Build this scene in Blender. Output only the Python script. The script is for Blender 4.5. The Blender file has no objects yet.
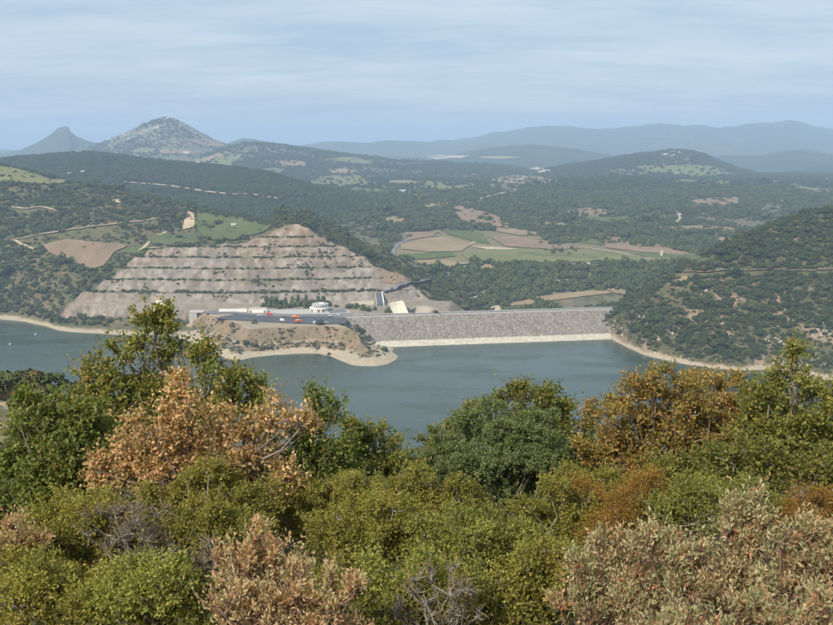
import bpy, math, random, time
import numpy as np
from mathutils import Vector
from mathutils.geometry import delaunay_2d_cdt
T0 = time.time()
random.seed(7)
RNG = np.random.default_rng(11)
sc = bpy.context.scene
C = sc.collection
# ------------------------------------------------------------------ camera, sky, sun, exposure
F, CX, CY, HOR, HC = 893.0, 416.5, 312.5, 140.0, 200.0      # focal length in photo pixels, eye level line, eye height above the lake (m)
PITCH = math.atan((CY - HOR) / F)
CT, ST = math.cos(PITCH), math.sin(PITCH)
cam_d = bpy.data.cameras.new('camera'); cam = bpy.data.objects.new('camera', cam_d); C.objects.link(cam)
cam.location = (0, 0, HC); cam.rotation_euler = (math.pi / 2 - PITCH, 0, 0)
cam_d.sensor_width = 36.0; cam_d.lens = 36.0 * F / 833.0; cam_d.clip_start = 0.1; cam_d.clip_end = 90000
sc.camera = cam
SUN_DIR = Vector((-0.46, -0.70, 0.74)).normalized()          # towards the sun: behind and to the left
SUN_EL = math.asin(SUN_DIR.z); SUN_ROT = math.atan2(SUN_DIR.x, SUN_DIR.y)
w = bpy.data.worlds.new('World'); sc.world = w; w.use_nodes = True
nt = w.node_tree; nt.nodes.clear(); N = nt.nodes.new; L = nt.links.new
out = N('ShaderNodeOutputWorld'); bg = N('ShaderNodeBackground'); bg.inputs['Strength'].default_value = 0.112
sky = N('ShaderNodeTexSky'); sky.sky_type = 'NISHITA'; sky.sun_disc = False
sky.sun_elevation = SUN_EL; sky.sun_rotation = SUN_ROT; sky.dust_density = 2.0; sky.air_density = 1.0
tc = N('ShaderNodeTexCoord'); sep = N('ShaderNodeSeparateXYZ'); L(tc.outputs['Generated'], sep.inputs[0])
def wmath(op, a, b=None):
    m = N('ShaderNodeMath'); m.operation = op
    for i, q in enumerate((a, b)):
        if q is None: continue
        if isinstance(q, (int, float)): m.inputs[i].default_value = q
        else: L(q, m.inputs[i])
    return m.outputs[0]
den = wmath('ADD', wmath('ABSOLUTE', sep.outputs[2]), 0.10)
comb = N('ShaderNodeCombineXYZ')
L(wmath('DIVIDE', sep.outputs[0], den), comb.inputs[0]); L(wmath('DIVIDE', sep.outputs[1], den), comb.inputs[1])
def wnoise(scale, sx, sy, det, rough, dist=0.0):
    mp = N('ShaderNodeMapping'); mp.inputs['Scale'].default_value = (sx, sy, 1); L(comb.outputs[0], mp.inputs[0])
    n = N('ShaderNodeTexNoise'); n.inputs['Scale'].default_value = scale; n.inputs['Detail'].default_value = det
    n.inputs['Roughness'].default_value = rough; n.inputs['Distortion'].default_value = dist; L(mp.outputs[0], n.inputs['Vector'])
    return n.outputs['Fac']
na = wnoise(0.9, 0.55, 1.25, 7, 0.55, 0.4); nb = wnoise(3.2, 0.7, 1.6, 6, 0.6, 0.2)
cov = wmath('ADD', wmath('MULTIPLY', na, 0.64), wmath('MULTIPLY', nb, 0.36))
rmp = N('ShaderNodeValToRGB'); L(cov, rmp.inputs[0])
rmp.color_ramp.elements[0].position = 0.36; rmp.color_ramp.elements[0].color = (3.0, 3.95, 4.95, 1)
rmp.color_ramp.elements[1].position = 0.67; rmp.color_ramp.elements[1].color = (4.9, 5.55, 6.0, 1)
mixw = N('ShaderNodeMixRGB'); mixw.inputs[0].default_value = 0.85
L(sky.outputs[0], mixw.inputs[1]); L(rmp.outputs[0], mixw.inputs[2]); L(mixw.outputs[0], bg.inputs[0]); L(bg.outputs[0], out.inputs[0])
sl = bpy.data.lights.new('sun', 'SUN'); sl.energy = 4.2; sl.angle = math.radians(5); sl.color = (1.0, 0.92, 0.79)
sun = bpy.data.objects.new('sun', sl); C.objects.link(sun); sun.rotation_euler = SUN_DIR.to_track_quat('Z', 'Y').to_euler()
sun.location = (-60, -40, 320)
sc.view_settings.view_transform = 'Standard'; sc.view_settings.look = 'None'
sc.view_settings.exposure = 0.42; sc.view_settings.gamma = 1.0; sc.view_settings.use_curve_mapping = False
sc.cycles.use_denoising = True; sc.cycles.max_bounces = 6; sc.cycles.volume_bounces = 2
sc.cycles.transmission_bounces = 4; sc.cycles.caustics_reflective = False; sc.cycles.caustics_refractive = False

# ------------------------------------------------------------------ geometry of the view -> places in the world
def ray(u, v):
    a = (np.asarray(u, float) - CX) / F; b = (CY - np.asarray(v, float)) / F
    dy = CT + b * ST
    return a / dy, (-ST + b * CT) / dy           # x/y, z/y
def proj(x, y, z):
    z = z - HC; d = y * CT - z * ST
    return CX + F * x / d, CY - F * (y * ST + z * CT) / d
def at_depth(u, v, Y):
    t, s = ray(u, v); return float(t * Y), float(Y), float(HC + s * Y)
def at_height(u, v, z):
    t, s = ray(u, v); Y = (z - HC) / s; return float(t * Y), float(Y), float(z)
def _hash(ix, iy, seed):
    h = (ix.astype(np.int64) * 374761393 + iy.astype(np.int64) * 668265263 + seed * 1442695041) & 0xFFFFFFFF
    h = ((h ^ (h >> 13)) * 1274126177) & 0xFFFFFFFF
    return ((h ^ (h >> 16)) & 0xFFFFFF) / float(0xFFFFFF)
def vnoise(x, y, seed=0):
    x = np.asarray(x, float); y = np.asarray(y, float)
    ix = np.floor(x); iy = np.floor(y); fx = x - ix; fy = y - iy
    fx = fx * fx * (3 - 2 * fx); fy = fy * fy * (3 - 2 * fy)
    a = _hash(ix, iy, seed); b = _hash(ix + 1, iy, seed); c = _hash(ix, iy + 1, seed); d = _hash(ix + 1, iy + 1, seed)
    return (a + (b - a) * fx) * (1 - fy) + (c + (d - c) * fx) * fy
def fbm(x, y, o=4, seed=0, g=0.5):
    r = 0; a = 1; n = 0
    for i in range(o):
        r = r + a * (vnoise(x * 2 ** i + 17.3 * i, y * 2 ** i - 9.1 * i, seed + i) * 2 - 1); n += a; a *= g
    return r / n
def ridged(x, y, o=4, seed=0):
    r = 0; a = 1; n = 0
    for i in range(o):
        r = r + a * (1 - np.abs(vnoise(x * 2 ** i + 5.7 * i, y * 2 ** i + 3.3 * i, seed + i) * 2 - 1) * 2); n += a; a *= 0.5
    return r / n
def sstep(a, b, x):
    q = np.clip((x - a) / (b - a), 0, 1); return q * q * (3 - 2 * q)
def inpoly(px, py, poly):
    px = np.asarray(px, float); py = np.asarray(py, float); r = np.zeros(px.shape, bool); n = len(poly)
    for i in range(n):
        x0, y0 = poly[i]; x1, y1 = poly[(i + 1) % n]
        if y0 == y1: continue
        c = ((y0 > py) != (y1 > py)) & (px < (x1 - x0) * (py - y0) / (y1 - y0) + x0); r ^= c
    return r
def sdist(px, py, poly, closed=True):
    px = np.asarray(px, float); py = np.asarray(py, float); d = np.full(px.shape, 1e18); n = len(poly)
    for i in range(n if closed else n - 1):
        x0, y0 = poly[i]; x1, y1 = poly[(i + 1) % n]; dx, dy = x1 - x0, y1 - y0
        q = np.clip(((px - x0) * dx + (py - y0) * dy) / (dx * dx + dy * dy + 1e-9), 0, 1)
        d = np.minimum(d, (px - x0 - q * dx) ** 2 + (py - y0 - q * dy) ** 2)
    return np.sqrt(d)

# ------------------------------------------------------------------ materials
def newmat(name):
    m = bpy.data.materials.new(name); m.use_nodes = True; t = m.node_tree; t.nodes.clear()
    o = t.nodes.new('ShaderNodeOutputMaterial'); b = t.nodes.new('ShaderNodeBsdfPrincipled')
    b.inputs['Roughness'].default_value = 0.9; b.inputs['Specular IOR Level'].default_value = 0.15
    t.links.new(b.outputs[0], o.inputs[0]); return m, t, b
def tnoise(t, vec, scale, det=4, rough=0.55, stretch=None):
    n = t.nodes.new('ShaderNodeTexNoise'); n.inputs['Scale'].default_value = scale
    n.inputs['Detail'].default_value = det; n.inputs['Roughness'].default_value = rough
    if stretch:
        mp = t.nodes.new('ShaderNodeMapping'); mp.inputs['Scale'].default_value = stretch; t.links.new(vec, mp.inputs[0]); vec = mp.outputs[0]
    t.links.new(vec, n.inputs['Vector']); return n.outputs['Fac']
def tramp(t, fac, stops):
    r = t.nodes.new('ShaderNodeValToRGB'); t.links.new(fac, r.inputs[0]); e = r.color_ramp.elements
    while len(e) < len(stops): e.new(0.5)
    for k, (p, c) in enumerate(stops): e[k].position = p; e[k].color = (*c, 1) if len(c) == 3 else c
    return r.outputs[0]
def tmix(t, f, a, b, mode='MIX'):
    m = t.nodes.new('ShaderNodeMixRGB'); m.blend_type = mode
    for i, q in enumerate((f, a, b)):
        if isinstance(q, (int, float)): m.inputs[i].default_value = q
        elif isinstance(q, tuple): m.inputs[i].default_value = (*q, 1)
        else: t.links.new(q, m.inputs[i])
    return m.outputs[0]
def tbump(t, b, h, strength, dist):
    n = t.nodes.new('ShaderNodeBump'); n.inputs['Strength'].default_value = strength; n.inputs['Distance'].default_value = dist
    t.links.new(h, n.inputs['Height']); t.links.new(n.outputs[0], b.inputs['Normal'])
def pos(t): return t.nodes.new('ShaderNodeNewGeometry').outputs['Position']
def ground_mat(name, veg, soil, patch=0.006, fine=0.12, vegpos=0.5, soft=0.08, veg2=None, bump=2.0, attr=False):
    """vegetation and soil mixed in patches of several sizes, all in metres"""
    m, t, b = newmat(name); p = pos(t)
    n1 = tnoise(t, p, patch, 5, 0.6); n2 = tnoise(t, p, fine, 3, 0.6); n3 = tnoise(t, p, patch * 3.3, 4, 0.6)
    vc = tmix(t, tramp(t, n2, [(0.38, (0, 0, 0)), (0.62, (1, 1, 1))]), veg, veg2 or tuple(c * 1.7 for c in veg))
    sc_ = tmix(t, tramp(t, n3, [(0.35, (0, 0, 0)), (0.65, (1, 1, 1))]), soil, (soil[0] * 0.7, soil[1] * 0.72, soil[2] * 0.75))
    s = tmix(t, 0.45, n1, n2)
    f = tramp(t, s, [(vegpos - soft, (1, 1, 1)), (vegpos + soft, (0, 0, 0))])
    col = tmix(t, f, sc_, vc)
    if attr:
        a = t.nodes.new('ShaderNodeAttribute'); a.attribute_name = 'rock'
        a2 = t.nodes.new('ShaderNodeAttribute'); a2.attribute_name = 'rockcol'
        rk = tmix(t, tramp(t, n2, [(0.3, (0, 0, 0)), (0.7, (1, 1, 1))]), a2.outputs['Color'], (0.62, 0.6, 0.58), 'MULTIPLY')
        rk = tmix(t, 0.55, rk, a2.outputs['Color'])
        col = tmix(t, a.outputs['Fac'], col, rk)
    t.links.new(col, b.inputs['Base Color']); tbump(t, b, n2, 0.7, bump)
    return m
def flat_mat(name, c, var=0.25, scale=0.5, rough=0.9, bump=0.0, det=5):
    m, t, b = newmat(name); p = pos(t); n = tnoise(t, p, scale, det, 0.6); b.inputs['Roughness'].default_value = rough
    t.links.new(tmix(t, tramp(t, n, [(0.3, (0, 0, 0)), (0.7, (1, 1, 1))]), tuple(k * (1 - var) for k in c), tuple(min(1, k * (1 + var)) for k in c)), b.inputs['Base Color'])
    if bump: tbump(t, b, n, 0.6, bump)
    return m
def field_mat(name, c1, c2, spacing, ang, rough_scale=0.02, contrast=1.0):
    """crop rows: two colours alternating across the rows, with uneven growth"""
    m, t, b = newmat(name); p = pos(t)
    mp = t.nodes.new('ShaderNodeMapping'); mp.inputs['Rotation'].default_value = (0, 0, ang); t.links.new(p, mp.inputs[0])
    wv = t.nodes.new('ShaderNodeTexWave'); wv.inputs['Scale'].default_value = 0.314 / spacing * 1.0; wv.inputs['Distortion'].default_value = 0.6; wv.inputs['Detail'].default_value = 1
    t.links.new(mp.outputs[0], wv.inputs['Vector'])
    n = tnoise(t, p, rough_scale, 5, 0.65); n2 = tnoise(t, p, rough_scale * 9, 3, 0.6)
    f = tmix(t, 0.84, wv.outputs['Fac'], n)
    f = tmix(t, 0.3, f, n2)
    t.links.new(tmix(t, tramp(t, f, [(0.36, (0, 0, 0)), (0.64, (1, 1, 1))]), c1, c2), b.inputs['Base Color']); return m
def obj(name, verts, faces, mat=None, parent=None, smooth=False):
    me = bpy.data.meshes.new(name); verts = np.asarray(verts, np.float32)
    if isinstance(faces, np.ndarray):
        k = faces.shape[1]; me.vertices.add(len(verts)); me.vertices.foreach_set('co', verts.ravel())
        me.loops.add(faces.size); me.loops.foreach_set('vertex_index', faces.ravel().astype(np.int32))
        me.polygons.add(len(faces)); me.polygons.foreach_set('loop_start', np.arange(0, faces.size, k, dtype=np.int32))
        me.update(calc_edges=True)
    else: me.from_pydata([tuple(map(float, q)) for q in verts], [], faces)
    if smooth: me.polygons.foreach_set('use_smooth', np.ones(len(me.polygons), bool))
    if mat: me.materials.append(mat)
    o = bpy.data.objects.new(name, me); C.objects.link(o); o.parent = parent
    return o
def tag(o, label=None, cat=None, group=None, kind=None):
    if label: o['label'] = label
    if cat: o['category'] = cat
    if group: o['group'] = group
    if kind: o['kind'] = kind
    return o
def empty(name, loc, rz=0):
    o = bpy.data.objects.new(name, None); C.objects.link(o); o.location = loc; o.rotation_euler = (0, 0, rz); return o
def copy_tree(o, parent=None):
    c = o.copy(); C.objects.link(c); c.parent = parent
    for ch in list(o.children): copy_tree(ch, c)
    return c

# ------------------------------------------------------------------ landforms (height above the lake as a function of place)
BASE_T = [(0, -60), (700, -60), (900, -34), (1040, -26), (1105, -12), (1140, -3), (1185, 9), (1232, 30), (1330, 40), (1450, 50), (1700, 62), (2140, 79), (2600, 80), (3200, 64), (4760, 40), (7000, 20), (12000, 0), (40000, -20)]
def base_h(t, Y):
    x = t * Y
    z = np.interp(Y, [q[0] for q in BASE_T], [q[1] for q in BASE_T])
    a = np.clip((Y - 1150) / 1500, 0, 1) * 9 + np.clip((Y - 3000) / 6000, 0, 1) * 12
    z = z + a * fbm(x / 420, Y / 420, 4, 3) + np.clip((Y - 1100) / 400, 0, 1) * 3.0 * fbm(x / 70, Y / 70, 3, 5)
    return z - 6 * np.clip((Y - 1150) / 300, 0, 1) + 3
class Ridge:
    def __init__(s, crest, front, back, amp=0.10, nscale=0.25, seed=0, shape=0.5, sink=12):
        t, sl = ray([c[0] for c in crest], [c[1] for c in crest]); Y = np.array([c[2] for c in crest], float)
        o = np.argsort(t); s.t, s.Y, s.z = t[o], Y[o], (HC + sl * Y)[o]
        s.front, s.back, s.amp, s.ns, s.seed, s.shape, s.sink = front, back, amp, nscale, seed, shape, sink
    def crest(s, t): return np.interp(t, s.t, s.Y), np.interp(t, s.t, s.z)
    def h(s, t, Y):
        Yc, zc = s.crest(t); Yf = Yc - s.front; Yb = Yc + s.back
        zf = base_h(t, Yf) - s.sink; zb = np.interp(Yb, [q[0] for q in BASE_T], [q[1] for q in BASE_T]) - s.sink
        zc = np.maximum(zc, zf)
        a = np.clip((Y - Yf) / s.front, 0, 1); b = np.clip((Yb - Y) / s.back, 0, 1)
        sa = s.shape * a + (1 - s.shape) * a * a * (3 - 2 * a); sb = b * b * (3 - 2 * b)
        z = np.where(Y <= Yc, zf + (zc - zf) * sa, zb + (zc - zb) * sb)
        x = t * Y; R = s.front * s.ns; m = np.where(Y <= Yc, a, b); hh = np.maximum(zc - zf, 0)
        z = z + hh * s.amp * (0.6 * ridged(x / R, Y / R, 4, s.seed) + 0.6 * fbm(x / R * 2.3, Y / R * 2.3, 4, s.seed + 9)) * np.clip(4 * m * (1.12 - m), 0, 1)
        edge = np.clip((t - s.t[0]) / 0.004, 0, 1) * np.clip((s.t[-1] - t) / 0.004, 0, 1)
        return np.where((Y < Yf) | (Y > Yb) | (edge <= 0), -200.0, z)
RIDGES = {
 'range_far': Ridge([(300,148,9000),(350,145,9000),(400,144,9000),(450,141,9000),(475,137.5,9000),(500,134,9000),(520,130,9000),(535,128,9000),(570,127.5,9000),(585,130.5,9000),(600,130.5,9000),(625,127.5,9000),(650,126.5,9000),(680,126,9000),(705,127,9000),(720,128.8,9000),(740,126.5,9000),(760,124.5,9000),(785,122,9000),(800,125,9000),(815,128.5,9000),(833,131.5,9000),(880,136,9000),(960,142,9000)], 2600, 2400, 0.26, 0.22, 21, 0.7),
 'range_left': Ridge([(-60,149,8200),(0,150,8200),(20,151,8200),(240,147,8200),(300,146,8200),(320,143,8200),(345,142,8200),(365,144,8200),(385,141.5,8200),(420,142,8200),(450,143,8200),(480,146,8200),(520,150,8200),(560,154,8200)], 1900, 1900, 0.20, 0.25, 31, 0.7),
 'range_mid': Ridge([(440,158,5600),(480,150,5600),(510,146.5,5600),(545,146,5600),(575,149,5600),(600,154,5600),(640,158,5600),(690,157,5600),(720,155,5600),(750,156,5600),(780,153,5600),(800,149.5,5600),(815,152,5600),(833,155,5600),(880,157,5600),(930,160,5600)], 1100, 1100, 0.20, 0.25, 41, 0.7),
 'peak': Ridge([(-70,158,6000),(-20,155,6000),(5,153.5,6000),(20,150,6000),(32,145,6000),(41,140.5,6000),(47,137,6000),(52,133.8,6000),(55,130.8,6000),(57.5,128.6,6000),(61,127.6,6000),(66,126.6,6000),(68.6,127.2,6000),(69.6,130.5,6000),(71,133,6000),(77,137,6000),(86,140.5,6000),(96,143,6000),(120,147,6000),(160,156,6000)], 800, 800, 0.05, 0.2, 51, 0.6),
 'cone': Ridge([(-40,158,4600),(0,157,4600),(50,154,4600),(80,150.5,4600),(97,145,4600),(112,138,4600),(128,131,4600),(140,125,4600),(150,121.5,4600),(158,119.5,4600),(166,117.8,4600),(176,119.5,4600),(184,122.5,4600),(192,127.5,4600),(203,134,4600),(214,139.5,4600),(228,144.5,4600),(250,149,4600),(290,155,4600),(330,162,4600)], 1100, 900, 0.07, 0.3, 61, 0.6),
 'hill_blue': Ridge([(215,149,6000),(230,143,6000),(243,139,6000),(256,140,6000),(275,143.5,6000),(300,147,6000),(330,151,6000),(370,155,6000),(420,157,6000),(470,158,6000),(530,160,6000),(570,164,6000)], 1200, 900, 0.09, 0.3, 71, 0.6),
 'hill_fields': Ridge([(200,156,3900),(225,148,3900),(250,143,3900),(275,144,3900),(310,149.5,3900),(335,153.5,3900),(365,157,3900),(400,161,3900),(440,162,3900),(480,164,3900),(510,167,3900),(540,172,3900),(570,176,3900)], 1000, 800, 0.06, 0.3, 81, 0.7),
 'hill_rocky': Ridge([(510,178,3600),(545,170,3600),(575,164.5,3600),(600,161.5,3600),(622,157,3600),(640,154.5,3600),(655,153.5,3600),(668,150.8,3600),(690,151.8,3600),(703,155,3600),(716,161,3600),(735,168,3600),(760,175,3600),(790,181,3600),(833,186,3600),(880,190,3600)], 900, 700, 0.06, 0.3, 91, 0.65),
 'hill_side': Ridge([(735,184,4300),(760,178,4300),(785,172,4300),(805,169,4300),(833,164.5,4300),(870,162,4300),(940,160,4300)], 800, 700, 0.07, 0.3, 95, 0.6),
 'hill_dark_right': Ridge([(430,210,2450),(470,197,2450),(500,190,2450),(530,185,2450),(560,183,2450),(600,180.5,2500),(640,180.5,2500),(690,183,2500),(740,184,2500),(790,187,2500),(833,190,2500),(900,193,2500)], 650, 500, 0.07, 0.25, 101, 0.75),
 'ridge_forest': Ridge([(-90,166,2300),(0,161.5,2300),(30,158.5,2300),(60,156,2300),(85,154.5,2300),(110,156.5,2300),(150,162,2250),(200,167,2200),(240,170,2150),(265,174,2100),(290,182,2050),(315,190,2000),(340,197,1950),(370,204,1900),(395,209,1880),(420,220,1850),(440,232,1800)], 620, 500, 0.06, 0.3, 111, 0.75),
}
# the scrub-covered hill left of the dam with its cut terraces
SHORE_L = [(-120,312),(-40,313.5),(0,319),(25,321.5),(45,326),(60,331),(80,333),(110,334.5),(140,335),(170,336),(200,336),(240,334),(320,330),(420,326),(470,325),(560,324)]
CREST_L = [(-120,160,1500),(-40,162,1450),(0,166,1420),(25,171,1410),(50,178,1390),(80,184,1370),(120,189,1350),(150,195,1330),(180,205,1290),(210,212,1250),(240,217,1210),(265,223,1170),(285,226,1140),(310,233,1120),(330,241,1100),(355,252,1080),(380,262,1065),(400,271,1050),(420,284,1030),(440,300,1010),(470,316,1000),(560,317,1000)]
CUT_TOP = [(50,330),(60,318),(68,306),(80,296),(90,290),(102,281),(113,273),(124,264),(136,257),(150,250),(165,246.5),(190,244.5),(215,245),(238,243),(258,238),(275,231),(287,226.5),(297,225),(308,228),(322,235.5),(335,242),(350,251),(365,259),(385,268),(400,275),(414,285),(428,294),(440,303),(455,310),(480,312),(560,313)]
_t, _s = ray([c[0] for c in SHORE_L], [c[1] for c in SHORE_L]); SHL = (_t, -HC / _s)
_t, _s = ray([c[0] for c in CREST_L], [c[1] for c in CREST_L]); _Y = np.array([c[2] for c in CREST_L], float); CRL = (_t, _Y, HC + _s * _Y)
CUT_FOOT_Z = 20.0
_t, _s = ray([c[0] for c in CUT_TOP], [c[1] for c in CUT_TOP]); CTT = (_t, _s)
BENCH = [20.0, 31.0, 43.5, 55.0, 66.5, 77.5, 87.5, 98.0]
def bench_step(z, bf):
    zz = np.clip(z, BENCH[0], BENCH[-1] + 8); o = zz.copy(); b = np.zeros(z.shape)
    for k in range(len(BENCH) - 1):
        a, c = BENCH[k], BENCH[k + 1]; q = (zz - a) / (c - a); inn = (q >= 0) & (q < 1)
        r = np.clip((q - bf) / (1 - bf), 0, 1)         # 40 % of the run is the bench, the rest the rock face
        o = np.where(inn, a + (c - a) * (0.05 * np.minimum(q / bf, 1) + 0.95 * r), o); b = np.where(inn & (q < bf) & (k > 0), 1, b)
    return np.where(z < BENCH[0], z, np.where(z > BENCH[-1], z, o)), b
def cut_geom(t):
    """foot distance of the cut and the distance at which its sloping face reaches the top line"""
    yf = np.interp(t, ray(np.array([40, 60, 120, 180, 240, 300, 350, 400, 450]), np.full(9, 300.))[0], [985, 985, 982, 976, 974, 978, 986, 996, 1004]); s_ = np.interp(t, *CTT)
    k = 1.02; yc = (HC - CUT_FOOT_Z + k * yf) / (k - s_); return yf, yc, np.minimum(CUT_FOOT_Z + k * (yc - yf) + 3.2 * fbm(t * 52, t * 20, 3, 29), 110), k
def left_parts(t, Y):
    x = t * Y; Ys = np.interp(t, *SHL); Yc = np.interp(t, CRL[0], CRL[1]); zc = np.interp(t, CRL[0], CRL[2])
    wob = 5 * fbm(x / 40, x / 90 + 3, 3, 7); d = Y - Ys - wob
    a = np.clip((d - 6) / np.maximum(Yc - Ys - 6, 1), 0, 1.0)
    hill = np.where(d < 8, d * 0.32, 2.5 + (zc - 2.5) * (0.8 * a + 0.2 * np.sin(a * math.pi / 2)))
    over = np.clip((Y - Yc) / 350, 0, 1); hill = np.where(Y > Yc, zc - (zc + 20) * over * over * (3 - 2 * over), hill)
    env = np.clip(4 * a * (1.1 - a), 0, 1)
    hill = hill + env * (12 * ridged(x / 130, Y / 190, 3, 13) + 4 * fbm(x / 45, Y / 45, 3, 15) - 3) + 0.6 * fbm(x / 9, Y / 9, 2, 16) * np.clip(d / 10, 0, 1)
    yf, yc, zt, k = cut_geom(t)
    raw = CUT_FOOT_Z + k * (Y - yf) + (3.4 * fbm(x / 24, Y / 60, 3, 18) + 7.0 * fbm(x / 95, Y / 300, 2, 20)) * np.clip((Y - yf) / 12, 0, 1)
    st, onb = bench_step(np.minimum(raw, zt), 0.33 + 0.16 * fbm(x / 22, Y / 12, 2, 24))
    inner = (t > CTT[0][0]) & (t < CTT[0][-1])
    below = (Y < yf)
    zlow = np.where(below, CUT_FOOT_Z - (yf - Y) * np.where(t < ray(185, 310)[0], 1.0, 0.0), st)
    zlow = np.where(below & (t < ray(185, 310)[0]), np.minimum(CUT_FOOT_Z - (yf - Y) * 1.0, np.maximum(d, -9) * 0.32), zlow)
    cut = np.where(Y > yc + 14, np.minimum(zt, st) + 0.02 * (Y - yc), zlow)
    cut = cut + 0.9 * fbm(x / 5, Y / 7, 3, 19) + 0.7 * ridged(x / 11, Y / 40, 2, 22) * np.clip((Y - yf) / 8, 0, 1)
    cut = np.where(inner & (Y < yc + 160) & (Y > np.where(t > ray(345, 310)[0], 912, yf - 30)), cut, -200)
    hill = np.where(inner & ((raw < zt) & (Y < yc + 14)) & (Y > yf - 30) & (d > 12), np.minimum(hill, cut - 0.6), hill)
    past = (raw >= zt) | (Y > yc + 14); return hill, cut, onb * (~past) * inner, d, past, raw - zt
def left_h(t, Y):
    hill, cut, *_ = left_parts(t, Y); Ys = np.interp(t, *SHL)
    x = t * Y; lat = np.maximum(0, x - 34 - 0.12 * np.maximum(Y - 950, 0)) * 0.62 * sstep(925, 950, Y); z = np.maximum(hill, cut) - lat
    return np.where((Y < Ys - 30) | ((Y < 922) & (x > 14)), -200, z)
# the steep hill on the far side of the dam
SHORE_R = [(588,326),(600,334),(612,340),(628,348),(645,355),(668,361),(690,365.5),(715,369),(740,371),(765,370),(785,372),(805,377),(833,380.5),(880,386),(960,395)]
CREST_R = [(588,326),(600,322),(612,318),(624,312),(636,303),(650,293),(664,284.5),(680,273),(690,266),(703,259),(720,250),(740,240),(756,232.5),(775,226),(795,219.5),(815,214.5),(833,211),(880,205),(960,200)]
_t, _s = ray([c[0] for c in SHORE_R], [c[1] for c in SHORE_R]); SHR = (_t, -HC / _s)
_t2, _s2 = ray([c[0] for c in CREST_R], [c[1] for c in CREST_R])
_ys = np.interp(_t2, *SHR); _k = 0.60; _yc = (HC - 2 + _k * (_ys + 6)) / (_k - _s2); _zc = HC + _s2 * _yc; CRR = (_t2, _yc, _zc)
def right_h(t, Y):
    x = t * Y; Ys = np.interp(t, *SHR); Yc = np.interp(t, CRR[0], CRR[1]); zc = np.interp(t, CRR[0], CRR[2])
    d = Y - Ys - 4 * fbm(x / 25, x / 50 + 8, 3, 27)
    a = np.clip((d - 8) / np.maximum(Yc - Ys - 8, 1), 0, 1)
    z = np.where(d < 9, d * 0.36, 3.2 + (zc - 3.2) * a)
    ov = np.clip((Y - Yc) / 260, 0, 1); z = np.where(Y > Yc, zc + 12 * np.sin(np.clip(ov * 3.1, 0, 1.6)) * np.clip((x - 280) / 80, 0, 1) * 0 - (zc + 34) * ov * ov, z)
    env = np.clip(4 * a * (1.06 - a), 0, 1) * np.clip((zc) / 60, 0, 1)
    z = z + env * (11 * ridged(x / 62, Y / 150, 3, 23) + 4 * fbm(x / 30, Y / 30, 3, 25) - 4) + np.clip(d / 12, 0, 1) * 1.2 * fbm(x / 9, Y / 9, 3, 28)
    return np.where((Y < Ys - 30) | (t < SHR[0][0]) | (ov >= 1), -200, z)
# the promontory with the works yard
PROM_PIX = [(178,338),(190,341),(203,346),(214,352),(226,358.5),(238,360.5),(252,357.5),(275,355),(300,353.5),(318,353.5),(330,356),(341,361),(352,365),(364,366.5),(377,366),(388,364),(396,359.5),(398,356),(392,351.5),(394,348)]
PROM = [at_height(u, v, 0)[:2] for u, v in PROM_PIX]
_a = at_height(394, 348, 0); _b = at_height(178, 338, 0)
_k = at_height(352, 317, 20); PROM = PROM + [(_k[0] + 12, _k[1] - 4), (_k[0] + 14, _k[1] + 14), (_k[0] + 14, _k[1] + 110), (_b[0] - 26, 1010), (_b[0] - 26, 985), (_b[0] - 16, _b[1] + 30)]
def prom_d(x, Y): return sdist(x, Y, [(_b[0] - 26, 985), (_b[0] - 16, _b[1] + 30)] + PROM[:21], False)
def prom_h(t, Y):
    x = t * Y; ins = inpoly(x, Y, PROM); d = prom_d(x, Y)
    d = np.where(ins, d, -d) + 1.6 * fbm(x / 14, Y / 14, 3, 33) * np.clip(d / 4, 0, 1)
    spit = sstep(8, 40, x - at_height(330, 345, 5)[0] + 0.6 * (850 - Y))           # low pale spit at the tip
    z1 = np.interp(d, [-20, 0, 9, 14, 17.5, 21.5, 33, 37], [-7, 0, 2.6, 6.3, 7.0, 7.6, 18.8, 20.0])
    z2 = np.interp(d, [-20, 0, 10, 22, 28, 37, 42], [-7, 0, 2.0, 3.6, 8, 18.5, 20.0])
    z = z1 * (1 - spit) + z2 * spit
    z3 = np.interp(d, [-20, 0, 10, 40, 60], [-7, 0, 2.2, 4.6, 6.0]); xl = at_height(207, 320, 10)[0]; ml = np.maximum(sstep(xl, xl + 22, x - 0.25 * (Y - 900)), np.maximum(sstep(927, 931, Y), sstep(xl - 1, xl + 7, x) * sstep(890, 903, Y))); z = z3 * (1 - ml) + z * ml
    z = np.where(Y > _k[1] + 10, np.where(x > xl + 20, 20.0, z), z)
    z = z + np.where((z > 1) & (z < 19.6), 0.9 * fbm(x / 7, Y / 7, 3, 35), 0)
    return np.where(d < -18, -200, z)
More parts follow.
